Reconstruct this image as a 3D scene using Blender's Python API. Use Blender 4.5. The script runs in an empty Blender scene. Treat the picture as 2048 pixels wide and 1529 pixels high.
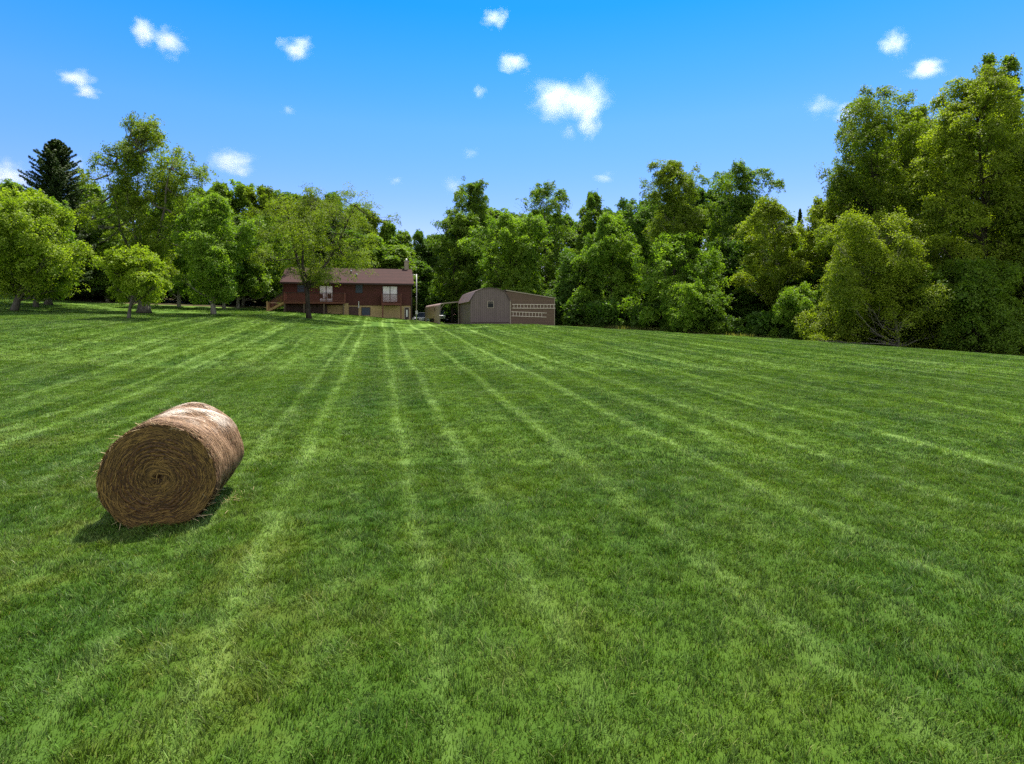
import bpy, math, random
import numpy as np
from mathutils import Vector, Euler, Matrix

S = bpy.context.scene
C = S.collection
R = math.radians
F, YH, H = 1150.0, 640.0, 2.9          # focal length and horizon in pixels of a 2048 px wide frame, eye height

# ------------------------------------------------------------------ camera
cam_d = bpy.data.cameras.new('camera')
cam = bpy.data.objects.new('camera', cam_d); C.objects.link(cam)
cam.location = (0, 0, H); cam.rotation_euler = (R(90), 0, 0)
cam_d.sensor_width = 36; cam_d.lens = 36*F/2048
cam_d.shift_y = (YH-764.5)/2048
cam_d.clip_start = 0.05; cam_d.clip_end = 12000
S.camera = cam

# ------------------------------------------------------------------ light
SUN = Vector((0.13, 0.37, 1.0)).normalized()        # towards the sun
sun_el = math.asin(SUN.z); sun_az = math.atan2(SUN.x, SUN.y)
w = bpy.data.worlds.new("World"); S.world = w; w.use_nodes = True
nt = w.node_tree; nt.nodes.clear()
sky = nt.nodes.new('ShaderNodeTexSky'); sky.sky_type = 'NISHITA'; sky.sun_disc = False
sky.sun_elevation = sun_el; sky.sun_rotation = sun_az
sky.air_density = 1.0; sky.dust_density = 0.35; sky.ozone_density = 3.0; sky.altitude = 100
hsv = nt.nodes.new('ShaderNodeHueSaturation'); hsv.inputs['Saturation'].default_value = 1.4; hsv.inputs['Value'].default_value = 1.0
mx = nt.nodes.new('ShaderNodeMix'); mx.data_type = 'RGBA'; mx.blend_type = 'MULTIPLY'; mx.inputs[0].default_value = 1
mx.inputs[7].default_value = (0.82, 1.02, 1.04, 1)
bg = nt.nodes.new('ShaderNodeBackground'); bg.inputs[1].default_value = 0.105
wo = nt.nodes.new('ShaderNodeOutputWorld')
nt.links.new(sky.outputs[0], hsv.inputs['Color']); nt.links.new(hsv.outputs[0], mx.inputs[6])
# pale sky overhead and behind the camera is added fill light, blue sky ahead
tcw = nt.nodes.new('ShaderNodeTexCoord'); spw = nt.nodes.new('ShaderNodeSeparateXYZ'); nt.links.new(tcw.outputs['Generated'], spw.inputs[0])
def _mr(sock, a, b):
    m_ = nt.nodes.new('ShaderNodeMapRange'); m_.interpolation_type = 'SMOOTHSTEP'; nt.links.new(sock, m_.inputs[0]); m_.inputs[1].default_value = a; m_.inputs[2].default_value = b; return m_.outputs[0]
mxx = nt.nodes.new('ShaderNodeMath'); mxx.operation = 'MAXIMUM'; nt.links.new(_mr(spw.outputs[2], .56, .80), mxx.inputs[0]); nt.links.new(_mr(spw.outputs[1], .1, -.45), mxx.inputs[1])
grd = nt.nodes.new('ShaderNodeValToRGB'); nt.links.new(spw.outputs[2], grd.inputs[0])
el_ = grd.color_ramp.elements; el_[0].position = .10; el_[0].color = (1.5, .74, .85, 1); el_[1].position = .60; el_[1].color = (.25, .88, 1, 1)
for p_, c_ in ((.204, (1.42, .80, .92, 1)), (.314, (1.40, .93, 1, 1)), (.40, (.85, .94, 1, 1)), (.475, (.32, .91, 1, 1))):
    e_ = el_.new(p_); e_.color = c_
gm = nt.nodes.new('ShaderNodeMix'); gm.data_type = 'RGBA'; gm.blend_type = 'MULTIPLY'; gm.inputs[0].default_value = 1
nt.links.new(mx.outputs[2], gm.inputs[6]); nt.links.new(grd.outputs[0], gm.inputs[7])
fill_sky = nt.nodes.new('ShaderNodeHueSaturation'); fill_sky.inputs['Saturation'].default_value = .32; fill_sky.inputs['Value'].default_value = 1.35
nt.links.new(sky.outputs[0], fill_sky.inputs['Color'])
vm = nt.nodes.new('ShaderNodeMix'); vm.data_type = 'RGBA'; nt.links.new(mxx.outputs[0], vm.inputs[0]); nt.links.new(gm.outputs[2], vm.inputs[6]); nt.links.new(fill_sky.outputs[0], vm.inputs[7])
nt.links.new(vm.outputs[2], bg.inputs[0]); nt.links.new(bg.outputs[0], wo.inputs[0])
sl = bpy.data.lights.new('sun', 'SUN'); sl.energy = 5.0; sl.angle = R(0.53); sl.color = (1.0, 0.94, 0.84)
so = bpy.data.objects.new('sun', sl); C.objects.link(so)
so.rotation_euler = (-SUN).to_track_quat('-Z', 'Y').to_euler()
S.view_settings.view_transform = 'Standard'; S.view_settings.look = 'None'
S.view_settings.exposure = 1.05; S.view_settings.gamma = 1
S.render.engine = 'CYCLES'
cy = S.cycles
cy.max_bounces = 12; cy.diffuse_bounces = 4; cy.glossy_bounces = 2; cy.transmission_bounces = 4
cy.transparent_max_bounces = 8; cy.volume_bounces = 12
cy.use_denoising = False

# ------------------------------------------------------------------ helpers
def at(px, Y, py=None):
    X = (px-1024)/F*Y
    return (X, Y) if py is None else (X, Y, H-(py-YH)*Y/F)

def tag(o, label=None, cat=None, group=None, kind=None):
    if label: o['label'] = label
    if cat: o['category'] = cat
    if group: o['group'] = group
    if kind: o['kind'] = kind
    return o

def empty(name, loc=(0, 0, 0), rz=0, label=None, cat=None, group=None):
    o = bpy.data.objects.new(name, None); C.objects.link(o)
    o.location = loc; o.rotation_euler = (0, 0, rz); o.empty_display_size = .2
    return tag(o, label, cat, group)

def copy_tree(o, parent=None):
    c = o.copy(); C.objects.link(c); c.parent = parent
    for ch in o.children: copy_tree(ch, c)
    return c

class MB:
    """collects verts and faces for one mesh"""
    def __init__(s): s.v = []; s.f = []
    def add(s, v, f):
        n = len(s.v); s.v += [tuple(p) for p in v]; s.f += [tuple(i+n for i in q) for q in f]
        return s
    def box(s, x0, x1, y0, y1, z0, z1):
        v = [(x0, y0, z0), (x1, y0, z0), (x1, y1, z0), (x0, y1, z0), (x0, y0, z1), (x1, y0, z1), (x1, y1, z1), (x0, y1, z1)]
        return s.add(v, [(0, 3, 2, 1), (4, 5, 6, 7), (0, 1, 5, 4), (1, 2, 6, 5), (2, 3, 7, 6), (3, 0, 4, 7)])
    def bar(s, a, b, w, t, up=(0, 0, 1)):
        a = Vector(a); b = Vector(b); d = (b-a).normalized(); u = Vector(up)
        if abs(d.dot(u)) > .98: u = Vector((0, 1, 0))
        r = d.cross(u).normalized(); q = r.cross(d).normalized()
        v = []
        for p in (a, b):
            for i, j in ((-1, -1), (1, -1), (1, 1), (-1, 1)): v.append(p+r*(i*w/2)+q*(j*t/2))
        return s.add(v, [(3, 2, 1, 0), (4, 5, 6, 7), (0, 1, 5, 4), (1, 2, 6, 5), (2, 3, 7, 6), (3, 0, 4, 7)])
    def tube(s, pts, rad, n=8, cap=True):
        pts = [Vector(p) for p in pts]; m = len(pts); v = []; f = []
        ref = Vector((1, 0.13, 0.07)).normalized()
        for i, p in enumerate(pts):
            d = (pts[min(i+1, m-1)]-pts[max(i-1, 0)]).normalized()
            r = d.cross(ref)
            if r.length < .05: r = d.cross(Vector((0, 1, 0)))
            r.normalize(); q = d.cross(r)
            ra = rad[i] if hasattr(rad, '__len__') else rad
            for k in range(n):
                a = 2*math.pi*k/n; v.append(p+r*(ra*math.cos(a))+q*(ra*math.sin(a)))
        for i in range(m-1):
            for k in range(n):
                f.append((i*n+k, i*n+(k+1) % n, (i+1)*n+(k+1) % n, (i+1)*n+k))
        if cap: f.append(tuple(range(n))[::-1]); f.append(tuple((m-1)*n+k for k in range(n)))
        return s.add(v, f)
    def prism(s, prof, y0, y1):
        """profile in (x,z) extruded along y; profile counterclockwise seen from -y"""
        n = len(prof)
        v = [(x, y0, z) for x, z in prof]+[(x, y1, z) for x, z in prof]
        f = [tuple(range(n)), tuple(range(n, 2*n))[::-1]]
        for k in range(n): f.append((k, k+n, (k+1) % n+n, (k+1) % n))
        return s.add(v, f)
    def build(s, name, m, parent=None, smooth=False, bevel=0, loc=None):
        me = bpy.data.meshes.new(name); me.from_pydata(s.v, [], s.f); me.update()
        if smooth: me.shade_smooth()
        me.materials.append(m)
        o = bpy.data.objects.new(name, me); C.objects.link(o)
        if parent: o.parent = parent
        if loc is not None: o.location = loc
        if bevel:
            b = o.modifiers.new('bevel', 'BEVEL'); b.width = bevel; b.segments = 2; b.limit_method = 'ANGLE'
        return o

def npmesh(name, co, faces, m, parent=None, attrs=None, smooth=False):
    """co (N,3); faces (M,k) int array, or list of such arrays"""
    if not isinstance(faces, list): faces = [faces]
    me = bpy.data.meshes.new(name)
    me.vertices.add(len(co)); me.vertices.foreach_set('co', np.ascontiguousarray(co, np.float32).ravel())
    loops = np.concatenate([f.ravel() for f in faces]).astype(np.int32)
    cnt = np.concatenate([np.full(len(f), f.shape[1]) for f in faces])
    start = np.concatenate([[0], np.cumsum(cnt)[:-1]]).astype(np.int32)
    me.loops.add(len(loops)); me.loops.foreach_set('vertex_index', loops)
    me.polygons.add(len(cnt)); me.polygons.foreach_set('loop_start', start)
    if smooth: me.polygons.foreach_set('use_smooth', np.ones(len(cnt), bool))
    me.update(calc_edges=True)
    for k, (dom, typ, arr) in (attrs or {}).items():
        a = me.attributes.new(k, typ, dom)
        key = 'vector' if typ == 'FLOAT_VECTOR' else 'value'
        a.data.foreach_set(key, np.ascontiguousarray(arr).ravel())
    me.materials.append(m)
    o = bpy.data.objects.new(name, me); C.objects.link(o)
    if parent: o.parent = parent
    return o

class NT:
    """small node-tree writer"""
    def __init__(s, name):
        s.m = bpy.data.materials.new(name); s.m.use_nodes = True
        s.t = s.m.node_tree; s.t.nodes.clear()
    def n(s, typ, _i=None, **kw):
        nd = s.t.nodes.new(typ)
        for k, v in kw.items(): setattr(nd, k, v)
        for k, v in (_i or {}).items():
            if isinstance(v, bpy.types.NodeSocket): s.t.links.new(v, nd.inputs[k])
            else: nd.inputs[k].default_value = v
        return nd
    def math(s, op, a, b=None, c=None, clamp=False):
        i = {0: a}
        if b is not None: i[1] = b
        if c is not None: i[2] = c
        return s.n('ShaderNodeMath', i, operation=op, use_clamp=clamp).outputs[0]
    def mixc(s, f, a, b, mode='MIX'):
        return s.n('ShaderNodeMix', {0: f, 6: a, 7: b}, data_type='RGBA', blend_type=mode).outputs[2]
    def noise(s, vec, scale, detail=3, rough=.55, dist=0):
        return s.n('ShaderNodeTexNoise', {'Vector': vec, 'Scale': scale, 'Detail': detail, 'Roughness': rough, 'Distortion': dist}).outputs[0]
    def ramp(s, f, a, b, lo=0., hi=1.):
        return s.n('ShaderNodeMapRange', {0: f, 1: a, 2: b, 3: lo, 4: hi}).outputs[0]
    def out(s, sh, vol=None):
        o = s.n('ShaderNodeOutputMaterial')
        if sh is not None: s.t.links.new(sh, o.inputs[0])
        if vol is not None: s.t.links.new(vol, o.inputs[1])
        return s.m

def c4(c): return (c[0], c[1], c[2], 1)

def mat_plain(name, col, rough=.7, metal=0, var=.18, scale=3, bump=0, spec=.4, col2=None, coord='Object'):
    t = NT(name); co = t.n('ShaderNodeTexCoord').outputs[coord]
    nz = t.noise(co, scale, 5, .6); f = t.ramp(nz, .3, .7)
    d = col2 or tuple(x*(1-var*2) for x in col)
    cc = t.mixc(f, c4(d), c4(col))
    b = t.n('ShaderNodeBsdfPrincipled', {'Base Color': cc, 'Roughness': rough, 'Metallic': metal, 'Specular IOR Level': spec})
    if bump:
        bm = t.n('ShaderNodeBump', {'Strength': bump, 'Distance': .01, 'Height': t.noise(co, scale*8, 4)})
        t.t.links.new(bm.outputs[0], b.inputs['Normal'])
    return t.out(b.outputs[0])

def mat_ribbed(name, col, period, axis='X', rough=.6, depth=.02, var=.15, sharp=False, metal=0, stain=None):
    """boards or corrugation: periodic relief along one object axis"""
    t = NT(name); co = t.n('ShaderNodeTexCoord').outputs['Object']
    sp = t.n('ShaderNodeSeparateXYZ', {0: co})
    x = sp.outputs[axis]
    ph = t.math('DIVIDE', x, period); fr = t.math('FRACT', ph)
    if sharp: h = fr if axis == 'Z' else t.ramp(t.math('ABSOLUTE', t.math('SUBTRACT', fr, .5)), .40, .48, 1, 0)
    else: h = t.math('SINE', t.math('MULTIPLY', ph, 2*math.pi))
    bd = t.n('ShaderNodeTexWhiteNoise', {'W': t.math('FLOOR', ph)}, noise_dimensions='1D').outputs[0]
    nz = t.noise(co, 1.3, 5, .65); nz2 = t.noise(co, 14, 4)
    v = t.math('ADD', t.math('MULTIPLY', t.math('SUBTRACT', nz, .5), 1.6), t.math('MULTIPLY', t.math('SUBTRACT', bd, .5), .5))
    v = t.math('ADD', v, t.math('MULTIPLY', t.math('SUBTRACT', nz2, .5), .7))
    v = t.ramp(v, -.6, .6)
    a = tuple(min(1, k*(1+var)) for k in col); d = stain or tuple(k*(1-var*1.6) for k in col)
    cc = t.mixc(v, c4(d), c4(a))
    bm = t.n('ShaderNodeBump', {'Strength': 1.0, 'Distance': depth, 'Height': h})
    b = t.n('ShaderNodeBsdfPrincipled', {'Base Color': cc, 'Roughness': rough, 'Metallic': metal, 'Specular IOR Level': .35, 'Normal': bm.outputs[0]})
    return t.out(b.outputs[0])

# ------------------------------------------------------------------ terrain
ctl = []                       # (X, Y, Z)
for px in (100, 500, 900, 1300, 1700):
    for py in (1500, 1150, 900, 780):
        Y = H*F/(py-600); X, _ = at(px, Y); ctl.append((X, Y, Y*40/F))
for px, py, Y in ((760, 690, 37), (1000, 690, 37), (800, 655, 60), (950, 652, 60), (1024, 649.5, 63.5), (941, 649.5, 64), (1109, 652.5, 65),
                  (879, 649, 72), (850, 650, 86), (833, 643, 76), (822, 641, 73.4), (700, 630, 71.5), (567, 623, 70),
                  (618, 637.5, 58), (427, 630, 52), (290, 628, 54), (257, 637.5, 43), (28, 622, 46), (72, 617, 50), (100, 612, 54),
                  (0, 588, 62), (150, 604, 63), (380, 613, 66), (540, 620, 71),
                  (2048, 716, 42), (1800, 697, 47), (1600, 683, 52), (1350, 666, 58), (1200, 657, 63),
                  (1800, 740, 24), (300, 690, 30), (60, 670, 30)):
    ctl.append(at(px, Y, py))
ctl += [(0, -15, -.5), (-60, 0, 1.6), (60, 0, -.8), (50, 48, -1.2), (36, 62, -.6), (12, 90, 1.2), (-5, 120, 2), (-90, 60, 9), (-70, 95, 9),
        (-35, 110, 7.5), (-110, 150, 12), (60, 130, -1), (0, 200, 2), (120, 60, -3), (120, 180, -2), (-200, 200, 14), (-200, 0, 8), (200, 0, -4), (0, -200, -4),
        (0, 500, 4), (-500, 300, 20), (500, 300, -6)]
ctl = np.array(ctl, float)
def _U(r2): return np.where(r2 < 1e-9, 0, .5*r2*np.log(np.maximum(r2, 1e-9)))
_n = len(ctl); SC = 50.0
_p = ctl[:, :2]/SC
_K = _U(((_p[:, None]-_p[None])**2).sum(-1))+np.eye(_n)*4e-4
_P = np.c_[np.ones(_n), _p]
_A = np.zeros((_n+3, _n+3)); _A[:_n, :_n] = _K; _A[:_n, _n:] = _P; _A[_n:, :_n] = _P.T
_w = np.linalg.solve(_A, np.r_[ctl[:, 2], np.zeros(3)])
def gz(x, y):
    q = np.stack([np.asarray(x, float), np.asarray(y, float)], -1)/SC
    shp = q.shape[:-1]; q = q.reshape(-1, 2); o = np.empty(len(q))
    for i in range(0, len(q), 20000):
        s = q[i:i+20000]
        o[i:i+20000] = _U(((s[:, None]-_p[None])**2).sum(-1)) @ _w[:_n]+_w[_n]+s @ _w[_n+1:]
    return o.reshape(shp)
def g(x, y): return float(gz(np.array([x]), np.array([y]))[0])

# far edge of the mown lawn, as plan points from left to right
edge = [at(-400, 60), at(0, 62), at(150, 63.5), at(380, 66.5), at(540, 72), at(560, 92), at(880, 100), at(1000, 92), at(1112, 70.5), at(1200, 63.5), at(1350, 58.5), at(1600, 52.5),
        at(1800, 47.5), at(2048, 42.4), at(2300, 38), (60, 20), (75, -30)]
EX = np.array([e[0] for e in edge]); EY = np.array([e[1] for e in edge])
def woods(x, y):
    """1 beyond the lawn edge: angle based lookup of edge distance"""
    a = np.arctan2(x, np.maximum(y, 1e-3)+0*x); ea = np.arctan2(EX, np.maximum(EY, 1e-3))
    rr = np.interp(a, ea, np.hypot(EX, EY))
    return np.hypot(x, y)-rr

# lawn colour shared by ground and blades, laid out in world metres along the mowing direction
STR = [(-9.6, .35, .5), (-7.6, .30, .9), (-5.6, .2, .35), (-2.3, .24, .75), (-1.42, .26, .9), (.42, .22, .85), (1.5, .28, .75), (3.6, .32, .8), (5.9, .30, 1.0), (8.3, .35, .7), (10.9, .3, .6)]
def lawn_colour(t, pos):
    sp = t.n('ShaderNodeSeparateXYZ', {0: pos})
    warp = t.math('MULTIPLY', t.math('SUBTRACT', t.noise(pos, .10, 2), .5), .7)
    wa2 = t.math('MULTIPLY', t.math('SUBTRACT', t.noise(pos, 1.7, 2), .5), .16)
    u = t.math('ADD', t.math('ADD', t.math('ADD', sp.outputs[0], t.math('MULTIPLY', sp.outputs[1], .231)), warp), wa2)
    along = sp.outputs[1]
    tot = None
    for c, wd, s in STR:
        d = t.math('ABSOLUTE', t.math('SUBTRACT', u, c))
        b = t.n('ShaderNodeMapRange', {0: d, 1: wd*.88, 2: 0.0, 3: 0, 4: s}, interpolation_type='SMOOTHSTEP').outputs[0]
        tot = b if tot is None else t.math('ADD', tot, b)
    v1 = t.n('ShaderNodeCombineXYZ', {0: t.math('MULTIPLY', u, 1.15), 1: t.math('MULTIPLY', along, .035), 2: 0.0}).outputs[0]
    n1 = t.ramp(t.noise(v1, 1.5, 2, .6), .52, .66, 0, .9)
    far = t.ramp(t.math('ABSOLUTE', t.math('SUBTRACT', u, 1.5)), 3, 10, .35, 1.0)
    tot = t.math('ADD', tot, t.math('MULTIPLY', n1, far))
    patch = t.ramp(t.noise(pos, 1.1, 4, .62), .34, .62, .35, 1.0)
    nearf = t.ramp(t.math('ADD', along, t.math('MULTIPLY', t.math('SUBTRACT', t.noise(pos, .5, 2), .5), 6)), 4.0, 11, .38, 1.0)
    tot = t.math('MULTIPLY', t.math('MULTIPLY', tot, nearf), patch, clamp=True)
    # mottling across the lawn
    big = t.ramp(t.noise(pos, .28, 4, .6), .34, .68)
    mid = t.ramp(t.noise(pos, 2.2, 4, .62), .32, .7)
    base = t.mixc(big, (.028, .066, .007, 1), (.064, .110, .010, 1))
    band = t.n('ShaderNodeMapRange', {0: t.math('SINE', t.math('ADD', t.math('MULTIPLY', u, 2.9), t.math('MULTIPLY', t.math('SINE', t.math('MULTIPLY', u, .83)), 1.4))), 1: -.6, 2: .6, 3: 0, 4: .40}, interpolation_type='SMOOTHSTEP').outputs[0]
    band = t.math('MULTIPLY', band, t.ramp(along, 5, 14, .15, 1))
    base = t.mixc(band, base, (.098, .165, .020, 1))
    base = t.mixc(t.math('MULTIPLY', mid, .55), base, (.038, .088, .011, 1))
    # straw coloured thin patches, mostly on the near left
    dry = t.math('MULTIPLY', t.ramp(t.noise(pos, .55, 5, .7), .50, .68), t.ramp(t.math('ADD', sp.outputs[0], t.math('MULTIPLY', along, .35)), 4.5, -2.5, .15, 1))
    dry = t.math('MULTIPLY', dry, t.ramp(along, 14, 7, .15, .75))
    base = t.mixc(dry, base, (.100, .105, .018, 1))
    return t.mixc(t.math('MULTIPLY', tot, .85), base, (.150, .232, .058, 1)), tot

def mat_ground():
    t = NT('lawn_soil'); pos = t.n('ShaderNodeNewGeometry').outputs['Position']
    lc, tot = lawn_colour(t, pos)
    sp = t.n('ShaderNodeSeparateXYZ', {0: pos})
    farf = t.ramp(sp.outputs[1], 20, 60, 1.0, 1.3)  # grazing sheen of distant turf, put into the ground colour
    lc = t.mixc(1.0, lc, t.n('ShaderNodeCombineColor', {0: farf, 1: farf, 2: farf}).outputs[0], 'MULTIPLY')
    wv = t.n('ShaderNodeAttribute', attribute_name='woods').outputs['Fac']
    wn = t.ramp(t.math('ADD', wv, t.math('MULTIPLY', t.math('SUBTRACT', t.noise(pos, .8, 4), .5), 1.2)), -.25, .35)
    lit = t.mixc(t.ramp(t.noise(pos, 3, 5, .7), .35, .65), (.030, .022, .012, 1), (.085, .060, .032, 1))
    lit = t.mixc(t.ramp(t.noise(pos, .6, 4, .7), .45, .6), lit, (.020, .040, .010, 1))
    rim = t.math('MULTIPLY', t.ramp(t.math('ABSOLUTE', t.math('ADD', wv, .05)), .45, 0), .6)
    cc = t.mixc(wn, lc, lit); cc = t.mixc(rim, cc, (.16, .125, .07, 1))
    bm = t.n('ShaderNodeBump', {'Strength': .7, 'Distance': .06, 'Height': t.noise(pos, 9, 5, .7)})
    b = t.n('ShaderNodeBsdfPrincipled', {'Base Color': cc, 'Roughness': .95, 'Specular IOR Level': .1, 'Normal': bm.outputs[0]})
    return t.out(b.outputs[0])

def axis_pts(lo, hi, c0, c1, step, grow):
    a = list(np.arange(c0, c1+1e-6, step)); s = step; x = c1
    while x < hi: s *= grow; x += s; a.append(x)
    s = step; x = c0
    while x > lo: s *= grow; x -= s; a.insert(0, x)
    return np.array(a)
gx = axis_pts(-1500, 1500, -62, 56, .8, 1.12); gy = axis_pts(-800, 2500, -4, 108, .8, 1.12)
XX, YY = np.meshgrid(gx, gy)
ZZ = gz(np.clip(XX, -220, 220), np.clip(YY, -150, 400))
rs = np.random.RandomState(5)
nx, ny = len(gx), len(gy)
idx = np.arange(nx*ny).reshape(ny, nx)
fc = np.stack([idx[:-1, :-1], idx[:-1, 1:], idx[1:, 1:], idx[1:, :-1]], -1).reshape(-1, 4)
ground = npmesh('ground', np.stack([XX, YY, ZZ], -1).reshape(-1, 3), fc, mat_ground(), smooth=True,
                attrs={'woods': ('POINT', 'FLOAT', woods(XX, YY).ravel().astype(np.float32))})
tag(ground, kind='structure')

# ------------------------------------------------------------------ grass blades
def mat_blades():
    t = NT('grass_blades'); pos = t.n('ShaderNodeNewGeometry').outputs['Position']
    lc, tot = lawn_colour(t, pos)
    v = t.n('ShaderNodeAttribute', attribute_name='bv').outputs['Fac']
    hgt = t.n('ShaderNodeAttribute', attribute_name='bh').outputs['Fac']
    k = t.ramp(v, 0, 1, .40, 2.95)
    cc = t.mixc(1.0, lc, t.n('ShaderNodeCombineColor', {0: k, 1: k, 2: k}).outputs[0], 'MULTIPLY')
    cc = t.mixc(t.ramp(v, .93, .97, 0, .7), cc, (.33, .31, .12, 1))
    cc = t.mixc(t.ramp(hgt, .0, .55, .85, 0), cc, (.030, .040, .008, 1))  # shade between the blades, put into the colour of their roots
    b = t.n('ShaderNodeBsdfPrincipled', {'Base Color': cc, 'Roughness': .5, 'Specular IOR Level': .25})
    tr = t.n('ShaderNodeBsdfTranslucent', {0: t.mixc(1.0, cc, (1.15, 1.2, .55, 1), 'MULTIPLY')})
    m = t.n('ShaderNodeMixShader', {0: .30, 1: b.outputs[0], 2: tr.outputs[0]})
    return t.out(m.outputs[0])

def smooth_field(rs, size, n=6, per=1):
    """periodic random field over a square patch"""
    ks = [(rs.randint(-3, 4), rs.randint(-3, 4), rs.rand()*6.28, rs.rand()+.3) for _ in range(n)]
    def fn(x, y): return sum(a*np.sin(2*np.pi*(kx*x+ky*y)/size+p) for kx, ky, p, a in ks)/n
    return fn

def blades(rs, size, dens, wid, hmin, hmax, lean):
    n = int(size*size*dens)
    x = rs.rand(n)*size-size/2; y = rs.rand(n)*size-size/2
    # pull blades into tufts
    nt_ = int(size*size*dens/14); tx = rs.rand(nt_)*size-size/2; ty = rs.rand(nt_)*size-size/2
    j = rs.randint(0, nt_, n); m = rs.rand(n) < .6; sp = .022*(wid/.005)**.5
    x = np.where(m, tx[j]+rs.randn(n)*sp, x); y = np.where(m, ty[j]+rs.randn(n)*sp, y)
    fa = smooth_field(rs, size, 8); fb = smooth_field(rs, size, 8); fh = smooth_field(rs, size, 8)
    ang = fa(x, y)*5+rs.randn(n)*.9+np.where(m, (j*2.399) % 6.28*.35, 0)
    h = (hmin+(hmax-hmin)*rs.rand(n)**1.5)*(1+.6*np.clip(fh(x, y)*2, -1, 1))
    ln = h*(lean*(.35+rs.rand(n)))*(1+.5*np.clip(fb(x, y)*2, -1, 1))
    dx, dy = np.cos(ang), np.sin(ang)
    wa = rs.rand(n)*6.28; wx, wy = np.cos(wa)*wid/2, np.sin(wa)*wid/2
    k = wid*(.7+.6*rs.rand(n))/wid; wx = wx*k; wy = wy*k
    z0 = np.zeros(n)-.012
    P = np.empty((n, 5, 3))
    P[:, 0] = np.stack([x-wx, y-wy, z0], -1); P[:, 1] = np.stack([x+wx, y+wy, z0], -1)
    mx_, my_ = x+dx*ln*.38, y+dy*ln*.38
    P[:, 2] = np.stack([mx_+wx*.8, my_+wy*.8, h*.6], -1); P[:, 3] = np.stack([mx_-wx*.8, my_-wy*.8, h*.6], -1)
    P[:, 4] = np.stack([x+dx*ln, y+dy*ln, h*.92], -1)
    base = (np.arange(n)*5)[:, None]
    q = base+np.array([[0, 1, 2, 3]]); tr = base+np.array([[3, 2, 4]])
    bv = np.repeat(rs.rand(n), 5); bh = np.tile(np.array([0, 0, .6, .6, 1.0]), n)
    return P.reshape(-1, 3), q, tr, bv, bh

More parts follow.
